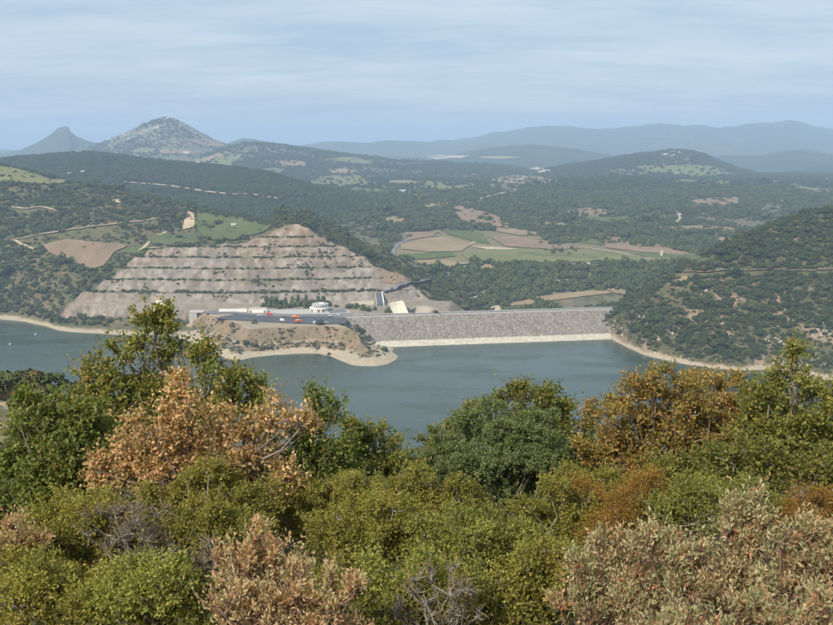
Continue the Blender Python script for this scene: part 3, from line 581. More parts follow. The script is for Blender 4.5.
def scatter(name, P, scale, meshes, label, cat, parent=None, zrot=True):
    """one object whose points each carry a bush (or stone)"""
    P = np.asarray(P, np.float32); n = len(P)
    o = obj(name, P, [], None, parent); me = o.data
    a = me.attributes.new('size', 'FLOAT', 'POINT'); a.data.foreach_set('value', np.asarray(scale, np.float32))
    a = me.attributes.new('turn', 'FLOAT', 'POINT'); a.data.foreach_set('value', RNG.uniform(0, 6.28, n).astype(np.float32))
    a = me.attributes.new('pick', 'INT', 'POINT'); a.data.foreach_set('value', RNG.integers(0, len(meshes), n).astype(np.int32))
    g = bpy.data.node_groups.new(name + '_nodes', 'GeometryNodeTree')
    g.interface.new_socket('Geometry', in_out='INPUT', socket_type='NodeSocketGeometry'); g.interface.new_socket('Geometry', in_out='OUTPUT', socket_type='NodeSocketGeometry')
    gi = g.nodes.new('NodeGroupInput'); go = g.nodes.new('NodeGroupOutput'); ln = g.links.new
    def at(nm, ty): q = g.nodes.new('GeometryNodeInputNamedAttribute'); q.data_type = ty; q.inputs['Name'].default_value = nm; return q.outputs[0]
    join = g.nodes.new('GeometryNodeJoinGeometry'); sz, tn, pk = at('size', 'FLOAT'), at('turn', 'FLOAT'), at('pick', 'INT')
    cz = g.nodes.new('ShaderNodeCombineXYZ'); ln(tn, cz.inputs[2])
    for k, mm in enumerate(meshes):
        tmp = bpy.data.objects.new('source_' + name, mm)
        eq = g.nodes.new('FunctionNodeCompare'); eq.data_type = 'INT'; eq.operation = 'EQUAL'; ln(pk, eq.inputs['A'] if 'A' in eq.inputs else eq.inputs[2])
        for s in eq.inputs:
            if s.type == 'INT' and s.name == 'B': s.default_value = k
            if s.type == 'INT' and s.name == 'A' and not s.is_linked: ln(pk, s)
        oi = g.nodes.new('GeometryNodeObjectInfo'); oi.inputs['Object'].default_value = tmp; oi.inputs['As Instance'].default_value = True
        ip = g.nodes.new('GeometryNodeInstanceOnPoints'); ln(gi.outputs[0], ip.inputs['Points']); ln(eq.outputs[0], ip.inputs['Selection'])
        ln(oi.outputs['Geometry'], ip.inputs['Instance']); ln(cz.outputs[0], ip.inputs['Rotation']); ln(sz, ip.inputs['Scale']); ln(ip.outputs[0], join.inputs[0])
    ln(join.outputs[0], go.inputs[0])
    md = o.modifiers.new('spread', 'NODES'); md.node_group = g
    return tag(o, label, cat, None, 'stuff')
def infields(u, v, pad=0.0):
    r = np.zeros(u.shape, bool)
    for pl in FPOLY: r |= inpoly(u, v, pl)
    for tr in TRK: r |= (sdist(u, v, tr, False) < 1.5) | (sdist(u, v - 2.2, tr, False) < 1.5)
    return r
def spread(hf, u0, u1, Y0, Y1, n, ok=None, fields=True, own=True):
    Y = np.sqrt(RNG.uniform(Y0 ** 2, Y1 ** 2, n)); t = RNG.uniform(ray(u0, 300)[0], ray(u1, 300)[0], n); z = hf(t, Y); k = z > -150
    if own: k &= z >= surf(t, Y) - 1.0
    x = t * Y; u, v = proj(x, Y, z)
    if fields: k &= ~infields(u, v) | ((Y > 1100) & (RNG.uniform(0, 1, n) < 0.10))
    if ok is not None: k &= ok(x, Y, z, u, v, t)
    return np.stack([x, Y, z], -1)[k]
# left hillside: dense on the lower left, open with bare soil above
def okL(x, Y, z, u, v, t):
    hill, cut, onb, d, past, rz = left_parts(t, Y); on_cut = (cut > hill - 0.5) & ~past
    dens = 0.44 + 0.75 * fbm(x / 60, Y / 60, 4, 201) + 0.35 * sstep(245, 262, v) * (u < 110) - 0.5 * inpoly(u, v, [(30,236),(130,226),(175,238),(120,262),(60,262)]) + 0.30 * (v < 230) - 0.35 * (inpoly(u, v, [(180,225),(290,226),(270,245),(180,246)]))
    return (~on_cut) & (d > 13) & (RNG.uniform(0, 1, len(x)) < dens)
P = spread(left_h, -60, 530, 930, 1850, 38000, okL); scatter('scrub', P, np.exp(RNG.normal(0.90, 0.42, len(P))), BUSH['dark'], 'dark evergreen scrub covering the hill left of the rock terraces', 'scrub')
P = spread(left_h, -60, 300, 930, 1560, 26000, lambda x, Y, z, u, v, t: (left_parts(t, Y)[0] > left_parts(t, Y)[1]) & (left_parts(t, Y)[3] > 12) & (RNG.uniform(0, 1, len(x)) < 0.35 + 0.6 * fbm(x / 40, Y / 40, 3, 205))); scatter('low_scrub', P, RNG.uniform(0.8, 2.4, len(P)), BUSH['olive'], 'low olive brush on the hill left of the rock terraces', 'scrub')
# shrub rows planted on the benches
t_ = RNG.uniform(ray(85, 280)[0], ray(400, 280)[0], 60000); yf, yc, zt, kk = cut_geom(t_); Y_ = RNG.uniform(975, 1075, 60000); hill, cut, onb, d_, past, rz = left_parts(t_, Y_)
sel = (onb > 0) & (cut > hill) & ((vnoise(t_ * 500, cut / 11, 77) > 0.50) & (RNG.uniform(0, 1, len(t_)) < 0.55)); x_ = t_ * Y_
P = np.stack([x_, Y_, cut], -1)[sel][:1900]; scatter('terrace_shrubs', P, RNG.uniform(0.6, 1.6, len(P)) * (1 + 0.4 * (P[:, 2] < 36)), BUSH['dark'], 'rows of small green shrubs along the benches of the cut hillside', 'shrubs')
def okF(x, Y, z, u, v, t):
    hill, cut, onb, d, past, rz = left_parts(t, Y)
    return (cut > hill) & ~past & (vnoise(x / 14, z / 10, 79) > 0.66) & (z > 24)
P = spread(left_h, 70, 430, 960, 1080, 4500, okF, False)[:600]; scatter('slope_shrubs', P, RNG.uniform(0.8, 1.8, len(P)), BUSH['olive'], 'scattered small shrubs clinging to the terraced rock faces', 'shrubs')
# right hill
def okR(x, Y, z, u, v, t):
    d = Y - np.interp(t, *SHR); dens = 0.64 + 0.9 * fbm(x / 26, Y / 26, 4, 211) + 0.6 * sstep(45, 80, z) - 0.25 * sstep(34, 10, z)
    return (d > 13) & (RNG.uniform(0, 1, len(x)) < dens)
P = spread(right_h, 588, 950, 700, 1120, 17000, okR); scatter('scrub', P, np.exp(RNG.normal(0.86, 0.38, len(P))), BUSH['steep'], 'dark green scrub on the steep hill right of the dam', 'scrub')
P = spread(right_h, 588, 950, 700, 1050, 11000, lambda x, Y, z, u, v, t: (Y - np.interp(t, *SHR) > 9) & (RNG.uniform(0, 1, len(x)) < 0.6)); scatter('low_scrub', P, RNG.uniform(0.8, 2.1, len(P)), BUSH['olive'], 'low olive brush between the bushes of the steep hill', 'scrub')
P = spread(right_h, 588, 950, 700, 1000, 9000, lambda x, Y, z, u, v, t: (Y - np.interp(t, *SHR) > 1) & (fbm(x / 22, Y / 22, 3, 231) > 0.12 + 0.35 * sstep(30, 70, z)))[:1300]; scatter('hill_stones', P, np.exp(RNG.normal(0.55, 0.45, len(P))), STONES, 'pale rock outcrops on the steep hill above the shore', 'rocks')
# valley below the dam, out to the dark ridge
def okV(x, Y, z, u, v, t):
    dens = 0.32 + 0.8 * fbm(x / 120, Y / 120, 4, 221) + 0.5 * fbm(x / 35, Y / 35, 2, 222) + 0.7 * inpoly(u, v, [(395,300),(430,268),(480,262),(540,266),(640,262),(700,262),(690,285),(640,290),(560,292),(510,302),(470,309),(400,309)]) + 0.35 * (v < 232)
    dens = dens - 0.58 * inpoly(u, v, [(390,262),(396,244),(440,227),(520,234),(600,244),(695,253),(700,264),(560,266),(470,267)])
    return RNG.uniform(0, 1, len(x)) < dens
P = spread(base_h, 380, 720, 1010, 1420, 16000, okV); scatter('woodland', P, np.exp(RNG.normal(1.15, 0.38, len(P))), BUSH['valley'], 'green trees filling the valley below the dam', 'woodland')
P = spread(base_h, 280, 880, 1420, 2250, 34000, okV); scatter('woodland', P, np.exp(RNG.normal(1.22, 0.42, len(P))), BUSH['dark'], 'dark woods behind the vineyards of the valley', 'woodland')
r = RIDGES['hill_dark_right']; P = spread(r.h, 430, 900, 1850, 2600, 26000, lambda x, Y, z, u, v, t: RNG.uniform(0, 1, len(x)) < 0.40 + 1.0 * fbm(x / 120, Y / 120, 4, 241) + 0.6 * fbm(x / 40, Y / 40, 2, 242)); scatter('woodland', P, np.exp(RNG.normal(1.38, 0.4, len(P))), BUSH['forest'], 'dark wooded slope with clearings at the middle distance', 'woodland')
r = RIDGES['ridge_forest']; P = spread(r.h, -80, 440, 1250, 2500, 42000, lambda x, Y, z, u, v, t: RNG.uniform(0, 1, len(x)) < 0.85 + 0.5 * fbm(x / 90, Y / 90, 3, 251)); scatter('forest', P, RNG.uniform(3.4, 6.5, len(P)), BUSH['forest'], 'dark forest with cloud shade in its colour on the long ridge behind the terraced hill', 'forest')  # cloud shadow over this ridge is put into the dark colour
P = spread(base_h, 240, 880, 2250, 4300, 24000, lambda x, Y, z, u, v, t: RNG.uniform(0, 1, len(x)) < 0.35 + 0.9 * fbm(x / 200, Y / 200, 4, 245)); scatter('woodland', P, RNG.uniform(3.5, 6.5, len(P)), BUSH['forest'], 'dark woods dotted over the far plain', 'woodland')
for key, n, u0, u1, Y0, Y1, dn, lb in (('hill_fields', 15000, 200, 570, 2950, 3950, 0.5, 'scattered dark trees on the hill with pale fields'), ('hill_rocky', 14000, 520, 860, 2750, 3650, 0.62, 'trees on the hill with the rocky summit'), ('cone', 12000, 60, 320, 3700, 4590, 0.16, 'low scrub on the tall cone shaped hill')):
    P = spread(RIDGES[key].h, u0, u1, Y0, Y1, n, lambda x, Y, z, u, v, t: RNG.uniform(0, 1, len(x)) < dn + 0.9 * fbm(x / 160, Y / 160, 4, 261)); scatter('scrub', P, RNG.uniform(3.5, 6.5, len(P)), BUSH['forest'], lb, 'scrub')
for key, n, ub, zf_, lb in (('hill_rocky', 9000, (600, 720), 0.72, 'pale crags along the top of the rocky hill'), ('cone', 9000, (95, 215), 0.45, 'pale crags on the tall cone shaped hill')):
    r = RIDGES[key]; zt_ = r.z.max()
    P = spread(r.h, ub[0], ub[1], r.Y[0] - 500, r.Y[0] + 60, n, lambda x, Y, z, u, v, t: (z > 110 + (zt_ - 110) * zf_) & (fbm(x / 60, Y / 60, 3, 271) > 0.16))[:420]
    scatter('crags', P, np.exp(RNG.normal(1.75, 0.4, len(P))), STONES, lb, 'crags')
P = spread(base_h, 500, 640, 1100, 1320, 9000, lambda x, Y, z, u, v, t: inpoly(u, v, [(528,272),(536,263),(560,262),(600,263),(612,270),(600,280),(560,284),(535,282)]) & (fbm(x / 16, Y / 16, 3, 291) > 0.12))[:420]; scatter('valley_crags', P, np.exp(RNG.normal(0.95, 0.4, len(P))), STONES, 'eroded reddish rocks on the wooded bank behind the dam', 'rocks')
# promontory bank
def okP(x, Y, z, u, v, t): return (z > 2.4) & (z < 18.5) & (RNG.uniform(0, 1, len(x)) < 0.10 + 0.9 * (fbm(x / 11, Y / 11, 3, 281) > 0.25) + 0.5 * ((z > 3) & (z < 7) & (u > 225) & (u < 345)))
P = spread(prom_h, 190, 400, 800, 930, 9000, okP, False)[:720]; scatter('bank_brush', P, np.exp(RNG.normal(-0.1, 0.4, len(P))), BUSH['olive'], 'dry brush along the bank of the promontory', 'brush')
print('scatter', time.time() - T0)
# ------------------------------------------------------------------ small mesh builder
class MB:
    def __init__(s): s.V = []; s.F = []
    def add(s, V, F_):
        i = len(s.V); s.V += [tuple(map(float, q)) for q in V]; s.F += [tuple(i + k for k in f) for f in F_]; return s
    def box(s, c, d, rz=0, top=(1, 1), shift=(0, 0)):
        x, y, z = d[0] / 2, d[1] / 2, d[2] / 2; V = []
        for k in (-1, 1):
            fx, fy = (1, 1) if k < 0 else top
            for a, b_ in ((-1, -1), (1, -1), (1, 1), (-1, 1)):
                px, py = a * x * fx + (shift[0] if k > 0 else 0), b_ * y * fy + (shift[1] if k > 0 else 0)
                V.append((c[0] + px * math.cos(rz) - py * math.sin(rz), c[1] + px * math.sin(rz) + py * math.cos(rz), c[2] + k * z))
        return s.add(V, [(3, 2, 1, 0), (4, 5, 6, 7), (0, 1, 5, 4), (1, 2, 6, 5), (2, 3, 7, 6), (3, 0, 4, 7)])
    def prism(s, pts, z0, z1):
        n = len(pts); V = [(x, y, z0) for x, y in pts] + [(x, y, z1) for x, y in pts]
        return s.add(V, [tuple(reversed(range(n))), tuple(range(n, 2 * n))] + [(i, (i + 1) % n, n + (i + 1) % n, n + i) for i in range(n)])
    def cyl(s, c, r0, r1, h, n=24, axis='z'):
        V = []
        for z, r_ in ((0, r0), (h, r1)):
            for i in range(n):
                a = 2 * math.pi * i / n; p_ = (r_ * math.cos(a), r_ * math.sin(a), z)
                if axis == 'y': p_ = (p_[0], p_[2] - h / 2, p_[1])
                if axis == 'x': p_ = (p_[2] - h / 2, p_[0], p_[1])
                V.append((c[0] + p_[0], c[1] + p_[1], c[2] + p_[2]))
        return s.add(V, [tuple(reversed(range(n))), tuple(range(n, 2 * n))] + [(i, (i + 1) % n, n + (i + 1) % n, n + i) for i in range(n)])
    def build(s, name, mat, parent=None): return obj(name, s.V, s.F, mat, parent)
def paint(name, c, rough=0.4):
    m, t, b = newmat(name); n = tnoise(t, pos(t), 1.5, 4); b.inputs['Roughness'].default_value = rough; b.inputs['Specular IOR Level'].default_value = 0.4
    t.links.new(tmix(t, n, tuple(k * 0.85 for k in c), c), b.inputs['Base Color']); return m
M_white = paint('white_paint', (0.78, 0.78, 0.76)); M_orange = paint('orange_paint', (0.78, 0.16, 0.04)); M_red = paint('red_paint', (0.55, 0.07, 0.05))
M_dark = paint('dark_paint', (0.04, 0.045, 0.06)); M_blue = paint('pale_blue_paint', (0.45, 0.58, 0.72)); M_glass = paint('dark_glass', (0.03, 0.035, 0.045), 0.1)
M_tyre = paint('rubber', (0.025, 0.025, 0.025), 0.8); M_steel = paint('grey_steel', (0.35, 0.36, 0.37)); M_silver = paint('silver_paint', (0.5, 0.52, 0.54))
M_roof = flat_mat('clay_tiles', (0.36, 0.17, 0.10), 0.25, 0.6); M_wallc = flat_mat('render_wall', (0.60, 0.54, 0.44), 0.1, 0.3); M_recess = flat_mat('dark_steel_and_slot_shade', (0.10, 0.105, 0.12), 0.2, 0.5)  # dark tone for doors and chute floor; in the intake slot it paints shade
M_band = flat_mat('bleached_riprap', (0.45, 0.41, 0.325), 0.2, 0.25, 0.95, 0.4)
M_face = flat_mat('riprap_bed', (0.24, 0.208, 0.176), 0.35, 0.35, 0.95, 0.6)
M_kerb = flat_mat('parapet_concrete', (0.47, 0.45, 0.41), 0.1, 0.3)
# ------------------------------------------------------------------ the embankment dam
CRZ = 20.0
W0, W1 = Vector(at_height(397, 346.3, 0)), Vector(at_height(612, 339.5, 0)); K0, K1 = Vector(at_height(352, 317, CRZ)), Vector(at_height(628, 308.6, CRZ))
dirv = (K1 - K0).normalized(); nrm2 = Vector((-dirv.y, dirv.x, 0))                      # nrm2 points downstream
off = ((W0 - K0).dot(nrm2) + (W1 - K1).dot(nrm2)) / 2                                    # how far the waterline lies upstream of the crest
A0 = K0 - dirv * 20; LEN = (K1 - K0).length + 55
dam = empty('embankment_dam', (A0 + dirv * LEN / 2)[:2] + (0,)); dam.location.z = 0
tag(dam, 'long grey rock-faced embankment dam with a pale waterline band, closing the lake', 'dam')
dl = Vector(dam.location)
def damface(name, za, zb, mat, nv, amp, lift=0.0):
    nu = 260; V = []; q = np.linspace(0, 1, nu)
    for j in range(nv + 1):
        z = za + (zb - za) * j / nv; oo = off * (1 - z / CRZ)
        for i in range(nu):
            p_ = A0 + dirv * (LEN * q[i]) + nrm2 * oo; nz = amp * float(fbm(np.array(p_.x / 2.6), np.array(z / 1.6), 3, 301))
            V.append((p_.x - dl.x - nrm2.x * nz, p_.y - dl.y - nrm2.y * nz, z + nz * 0.6 + lift - dl.z))
    F_ = np.array([(j * nu + i, j * nu + i + 1, (j + 1) * nu + i + 1, (j + 1) * nu + i) for j in range(nv) for i in range(nu - 1)])
    return obj(name, V, F_, mat, dam)
damface('waterline_band', -8, 3.8, M_band, 10, 0.5); damface('rock_face', 3.6, CRZ - 0.4, M_face, 16, 0.9)
def strip(name, prof, mat, parent=dam, l0=0.0, l1=None):
    """a bar along the crest: prof = cross-section (offset downstream, height)"""
    l1 = LEN if l1 is None else l1; V = []
    for l in (l0, l1):
        for o_, z in prof: p_ = A0 + dirv * l + nrm2 * o_; V.append((p_.x - dl.x, p_.y - dl.y, z - dl.z))
    n = len(prof); return obj(name, V, [tuple(range(n)), tuple(reversed(range(n, 2 * n)))] + [(i, n + i, n + (i + 1) % n, (i + 1) % n) for i in range(n)], mat, parent)
strip('core', [(0.3, CRZ - 0.9), (9.7, CRZ - 0.9), (75, -28), (-off * 0 + 5, -28)], M_face)
strip('crest_road', [(1.2, CRZ - 0.8), (8.8, CRZ - 0.8), (8.8, CRZ + 0.05), (1.2, CRZ + 0.05)], m_tar)
strip('parapet', [(0.1, CRZ - 0.9), (0.6, CRZ - 0.9), (0.6, CRZ + 0.75), (0.1, CRZ + 0.75)], M_kerb)
strip('parapet', [(9.1, CRZ - 0.9), (9.5, CRZ - 0.9), (9.5, CRZ + 0.8), (9.1, CRZ + 0.8)], M_kerb)
strip('road_marking', [(4.94, CRZ + 0.054), (5.06, CRZ + 0.054), (5.06, CRZ + 0.06), (4.94, CRZ + 0.06)], M_white)
n = 9000; zz = RNG.uniform(3.9, CRZ - 0.6, n); ll = RNG.uniform(0, LEN, n); oo = off * (1 - zz / CRZ)
P = np.stack([A0.x + dirv.x * ll + nrm2.x * oo - dl.x, A0.y + dirv.y * ll + nrm2.y * oo - dl.y, zz + 0.25], -1)
rp = scatter('riprap', P, np.exp(RNG.normal(-0.35, 0.30, n)), RIP, None, None, dam); del rp['kind']; rp['kind'] = 'stuff'
# ------------------------------------------------------------------ works yard on the promontory
def sheet(name, pix, z, mat, kind='structure'):
    pts = [at_height(u, v, z)[:2] for u, v in pix]; o = obj(name, [(x, y, z) for x, y in pts], [tuple(reversed(range(len(pts))))], mat); return tag(o, kind=kind)
sheet('yard', [(214,318.2),(222,316.4),(230,315),(238,313.6),(248,314.4),(262,316.6),(278,317.5),(300,317.2),(345,317),(348,320),(345,323.4),(320,324),(296,323.2),(268,321.8),(240,320.2),(224,319.2)], 20.6, m_tar)
sheet('road', [(203,311.4),(216,309.8),(232,311),(250,313),(268,314.8),(290,315.3),(330,314.6),(352,313.7),(352,316),(330,316.4),(290,316.9),(266,316.4),(246,314.2),(228,313),(206,313.4)], 20.64, m_tar2)
sheet('forecourt', [(262,309.6),(300,309.4),(345,308.6),(352,312.9),(330,314.2),(290,314.4),(264,313)], 20.6, m_conc)
sheet('car_park', [(327,309.6),(345,308.4),(347,312.4),(330,313.2)], 20.66, m_tar2)
# round control building
bx, by, bz = at_height(319.5, 310.6, 20.6); cb = empty('control_building', (bx, by, 20.5)); tag(cb, 'round white flat-roofed two-storey control building on the works yard', 'building')
MB().cyl((0, 0, 0), 10.2, 10.2, 3.4, 32).build('base', M_wallc, cb)
MB().cyl((0, 0, 3.4), 10.6, 10.6, 0.45, 32).build('terrace', m_white, cb)
MB().cyl((0.8, 0.4, 3.85), 8.7, 8.7, 3.3, 32).build('wall', m_white, cb)
rf = MB().cyl((0.8, 0.4, 7.15), 9.2, 9.2, 0.5, 32).build('roof', m_conc, cb); MB().box((2.2, 1.0, 8.15), (5, 3.4, 1.0)).build('roof_house', m_white, rf)
for k, an in enumerate((-150, -128, -112, -96, -80, -64, -42)):
    a = math.radians(an); wd = empty('window', (0, 0, 0)); C.objects.unlink(wd); bpy.data.objects.remove(wd)
    MB().box((0.8 + 8.72 * math.cos(a), 0.4 + 8.72 * math.sin(a), 5.5), (0.18, 1.7, 1.5), a).build('window', M_glass, cb)
for an in (-135, -90, -60): a = math.radians(an); MB().box((10.22 * math.cos(a), 10.22 * math.sin(a), 1.5), (0.2, 2.2, 2.6), a).build('door', M_recess, cb)
# intake block
ix, iy, iz = at_height(196.5, 327, 3.5); blk = empty('intake_tower', (ix, iy, 2.0)); tag(blk, 'pale grey concrete intake block with a dark gate slot at the water edge', 'tower')
MB().box((-2.6, 2, 8.8), (8.4, 9, 17.6)).build('wall', m_conc, blk); MB().box((4.5, 3.2, 8.8), (5.8, 6.6, 17.5)).build('painted_shade', M_recess, blk)  # dark box fills the open slot, its shade put into the colour
MB().box((0.6, 2.4, 17.9), (15.0, 10.6, 0.7)).build('deck', M_kerb, blk); MB().box((7.7, 1.6, 8.4), (0.9, 9.6, 16.8)).build('pier', m_conc, blk); MB().box((-2.6, -2.9, 1.2), (9.2, 1.0, 2.4)).build('footing', M_kerb, blk)
for k in (-6.6, -3.4, -0.2, 3.0, 6.2): MB().box((k, -2.7, 18.8), (0.12, 0.12, 1.1)).build('rail_post', M_steel, blk)
MB().box((0.2, -2.7, 19.35), (14, 0.12, 0.12)).build('rail', M_steel, blk)
# long white wall and shed
def wall_between(name, pa, pb, z, h, th, mat, label, cat='wall'):
    a = Vector(at_height(*pa, z)); b_ = Vector(at_height(*pb, z)); d = b_ - a; rz = math.atan2(d.y, d.x)
    o = empty(name, tuple((a + b_) / 2), rz); tag(o, label, cat); ln_ = d.length
    MB().box((0, 0, h / 2 - 0.3), (ln_, th, h + 0.6)).build('panel', mat, o); MB().box((0, 0, h + 0.12), (ln_ + 0.2, th + 0.25, 0.24)).build('coping', M_kerb, o); return o, ln_
wall_between('retaining_wall', (219, 311.6), (247, 311.2), 20.6, 3.0, 0.6, m_white, 'low white retaining wall beside the yard road')
wall_between('retaining_wall', (350, 305.5), (374, 304.2), 20.6, 4.0, 0.6, m_cream, 'cream wall at the foot of the terraces left of the spillway chute')
sx, sy, sz_ = at_height(258, 312.4, 20.6); sh = empty('site_shed', (sx, sy, 20.5), 0.05); tag(sh, 'long white shed with a flat roof behind the yard', 'shed')
MB().box((0, 0, 2.3), (18.5, 6, 4.6)).build('wall', m_white, sh); MB().box((0, -0.1, 4.75), (19.1, 6.6, 0.3)).build('roof', M_kerb, sh)
for k in (-7.2, 7.4): MB().box((k, -3.03, 1.5), (1.6, 0.12, 2.6)).build('door', M_recess, sh)
# spillway chute, apron and rock cut by the left end of the dam
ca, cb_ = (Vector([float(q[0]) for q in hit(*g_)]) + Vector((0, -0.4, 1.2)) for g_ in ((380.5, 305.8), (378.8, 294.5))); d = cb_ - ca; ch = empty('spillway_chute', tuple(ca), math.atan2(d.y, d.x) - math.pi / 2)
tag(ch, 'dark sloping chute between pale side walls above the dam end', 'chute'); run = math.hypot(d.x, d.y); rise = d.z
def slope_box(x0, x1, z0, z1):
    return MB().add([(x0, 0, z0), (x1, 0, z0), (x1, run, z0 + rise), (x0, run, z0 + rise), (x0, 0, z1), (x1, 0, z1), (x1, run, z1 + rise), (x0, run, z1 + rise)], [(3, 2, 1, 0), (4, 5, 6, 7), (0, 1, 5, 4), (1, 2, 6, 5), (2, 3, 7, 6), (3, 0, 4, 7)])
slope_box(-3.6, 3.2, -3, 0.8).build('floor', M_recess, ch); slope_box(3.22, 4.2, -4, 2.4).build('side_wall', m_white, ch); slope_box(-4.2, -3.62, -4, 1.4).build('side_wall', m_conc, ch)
def slab(name, pix, zb, zt_, mat, label, cat, amp=0.0):
    """a sloping slab of pale concrete or rock: lower edge and upper edge given as two chains"""
    lo, hi = pix; n = 14; V = []; rows = 7
    L_ = [Vector(at_height(*q, zb)) for q in lo]; H_ = [Vector(at_height(*q, zt_)) for q in hi]
    def ev(ch_, f): f *= len(ch_) - 1; i = min(int(f), len(ch_) - 2); return ch_[i].lerp(ch_[i + 1], f - i)
    for j in range(rows):
        for i in range(n):
            q = ev(L_, i / (n - 1)).lerp(ev(H_, i / (n - 1)), j / (rows - 1)); q.z += amp * float(fbm(np.array(q.x / 5), np.array(q.z / 3), 3, 311)) ; V.append(tuple(q))
    for i in range(n): V.append((V[(rows - 1) * n + i][0], V[(rows - 1) * n + i][1] + 9, V[(rows - 1) * n + i][2] - 0.5))
    for i in range(n): V.append((V[i][0], V[i][1] + 14, zb - 8))
    rows += 2; F_ = [(j * n + i, j * n + i + 1, (j + 1) * n + i + 1, (j + 1) * n + i) for j in range(rows - 1) for i in range(n - 1)]
    return tag(obj(name, V, F_, mat), label, cat)
slab('concrete_apron', ([(393.5, 313.6), (408.5, 313.2)], [(389, 304.2), (396, 302.4), (402, 301.4), (405, 304)]), 20.4, 29.5, m_cream, 'bright cream concrete apron standing at the left end of the dam crest', 'slab', 0.3)
slab('rock_cut', ([(409, 313), (424, 312.6), (438.5, 312.2)], [(411, 309.4), (417, 306.8), (426, 306.3), (434, 308.2), (438, 311)]), 20.4, 25.5, m_pale, 'pale rounded rock bank beside the cream apron', 'rock', 0.7)
slab('rock_cut', ([(489, 310.4), (501, 310)], [(491, 308.5), (495, 306.6), (500, 306.2)]), 18, 21.5, m_pale, 'small pale rock patch just over the middle of the dam crest', 'rock', 0.5)
ap = drape('concrete_apron', [(153,313),(164.5,312.6),(166,306),(162,301.5),(157,300.5),(154,305)], m_white, 0.7); del ap['kind']; tag(ap, 'white concrete slab on the terrace foot behind the tall green oak', 'slab')
# vehicles
def wheels(o, xs_, yw, r_, mat=M_tyre, wth=0.25):
    for x in xs_:
        for s in (-1, 1):
            wz = empty('wheel', (x, s * yw, r_)); wz.parent = o
            MB().cyl((0, 0, 0), r_, r_, wth, 16, 'y').build('tyre', mat, wz); MB().cyl((0, s * 0.03, 0), r_ * 0.55, r_ * 0.55, wth, 12, 'y').build('rim', M_steel, wz)
def car(u, v, rz, mat, label, van=False, name='parked_car'):
    x, y, z = at_height(u, v, 20.66); o = empty(name, (x, y, 20.66), rz); tag(o, label, 'van' if van else 'car', 'vehicles on the works yard')
    if van:
        MB().box((0, 0, 0.75), (5.0, 1.9, 0.8)).box((-0.35, 0, 1.7), (4.3, 1.85, 1.12), 0, (0.93, 0.9), (-0.1, 0)).build('body', mat, o); MB().box((1.9, 0, 1.6), (0.12, 1.6, 0.7)).build('windscreen', M_glass, o)
        for s in (-1, 1): MB().box((1.2, s * 0.9, 1.65), (0.9, 0.1, 0.55)).build('window', M_glass, o)
    else:
        MB().box((0, 0, 0.62), (4.2, 1.75, 0.62), 0, (0.96, 0.94)).build('body', mat, o); cbn = MB().box((-0.2, 0, 1.18), (2.4, 1.6, 0.55), 0, (0.72, 0.85), (-0.1, 0)).build('cabin', M_glass, o)
        MB().box((-0.3, 0, 1.48), (1.7, 1.34, 0.07)).build('roof', mat, cbn)
    for s in (-1, 1): MB().box((2.1 if not van else 2.5, s * 0.6, 0.75), (0.08, 0.35, 0.18)).build('headlight', M_silver, o)
    wheels(o, (-1.35, 1.35), 0.8, 0.33); return o
car(259, 315.6, 0.3, M_white, 'white car parked in front of the long white shed'); car(282.5, 320.8, 0.1, M_white, 'white van standing alone in the middle of the yard', True, 'parked_van')
car(284.6, 317.6, 0.2, M_dark, 'dark car just behind the white van on the yard'); car(314.8, 323.2, 1.3, M_blue, 'pale blue and white van beside the round bush on the yard edge', True, 'parked_van')
car(326, 322.8, 0.4, M_silver, 'silver car right of the round bush on the yard edge'); car(330, 316, 0.1, M_white, 'white car leftmost of the row right of the control building')
car(334, 315.6, 0.15, M_silver, 'silver car in the middle of the row right of the control building'); car(338.4, 315.2, 0.1, M_white, 'white car rightmost of the row right of the control building')
x, y, z = at_height(269.6, 315.4, 20.66); tr = empty('tanker_truck', (x, y, 20.66), 0.15); tag(tr, 'small red truck with a pale box near the shed', 'truck', 'vehicles on the works yard')
MB().box((1.9, 0, 1.5), (1.7, 2.1, 2.0), 0, (0.85, 0.95), (-0.1, 0)).build('cab', M_red, tr); MB().box((-1.2, 0, 1.7), (4.2, 2.2, 2.2)).build('cargo_box', M_red, tr); MB().box((0, 0, 0.55), (6, 1.4, 0.3)).build('chassis', M_dark, tr); MB().box((2.72, 0, 1.9), (0.08, 1.7, 0.7)).build('windscreen', M_glass, tr); wheels(tr, (-2.1, 1.9), 0.95, 0.48)
def dumper(u, v, rz, label, s=1.0):
    x, y, z = at_height(u, v, 20.66); o = empty('dump_truck', (x, y, 20.66), rz); o.scale = (s, s, s); tag(o, label, 'dump truck', 'vehicles on the works yard')
    MB().box((0, 0, 1.0), (7.0, 1.6, 0.5)).build('chassis', M_dark, o); MB().box((2.5, 0, 2.0), (1.9, 2.4, 2.1), 0, (0.86, 0.92), (-0.1, 0)).build('cab', M_orange, o)
    bd = MB().box((-1.1, 0, 2.2), (4.6, 2.6, 1.7), 0, (1.1, 1.12), (-0.2, 0)).build('tipper_body', M_orange, o); MB().box((-0.9, 0, 3.05), (4.4, 2.4, 0.5), 0, (0.5, 0.5)).build('load', M_wallc, bd)
    MB().box((3.42, 0, 2.3), (0.1, 1.9, 0.8)).build('windscreen', M_glass, o); MB().box((3.5, 0, 1.15), (0.2, 2.3, 0.4)).build('bumper', M_white, o); wheels(o, (-2.6, -1.4, 2.4), 1.05, 0.58, M_tyre, 0.4); return o
dumper(295.3, 318.6, 0.1, 'orange dump truck standing farther back on the yard', 1.05); dumper(298.2, 322.6, 0.5, 'orange dump truck nearest the edge of the yard', 1.0)
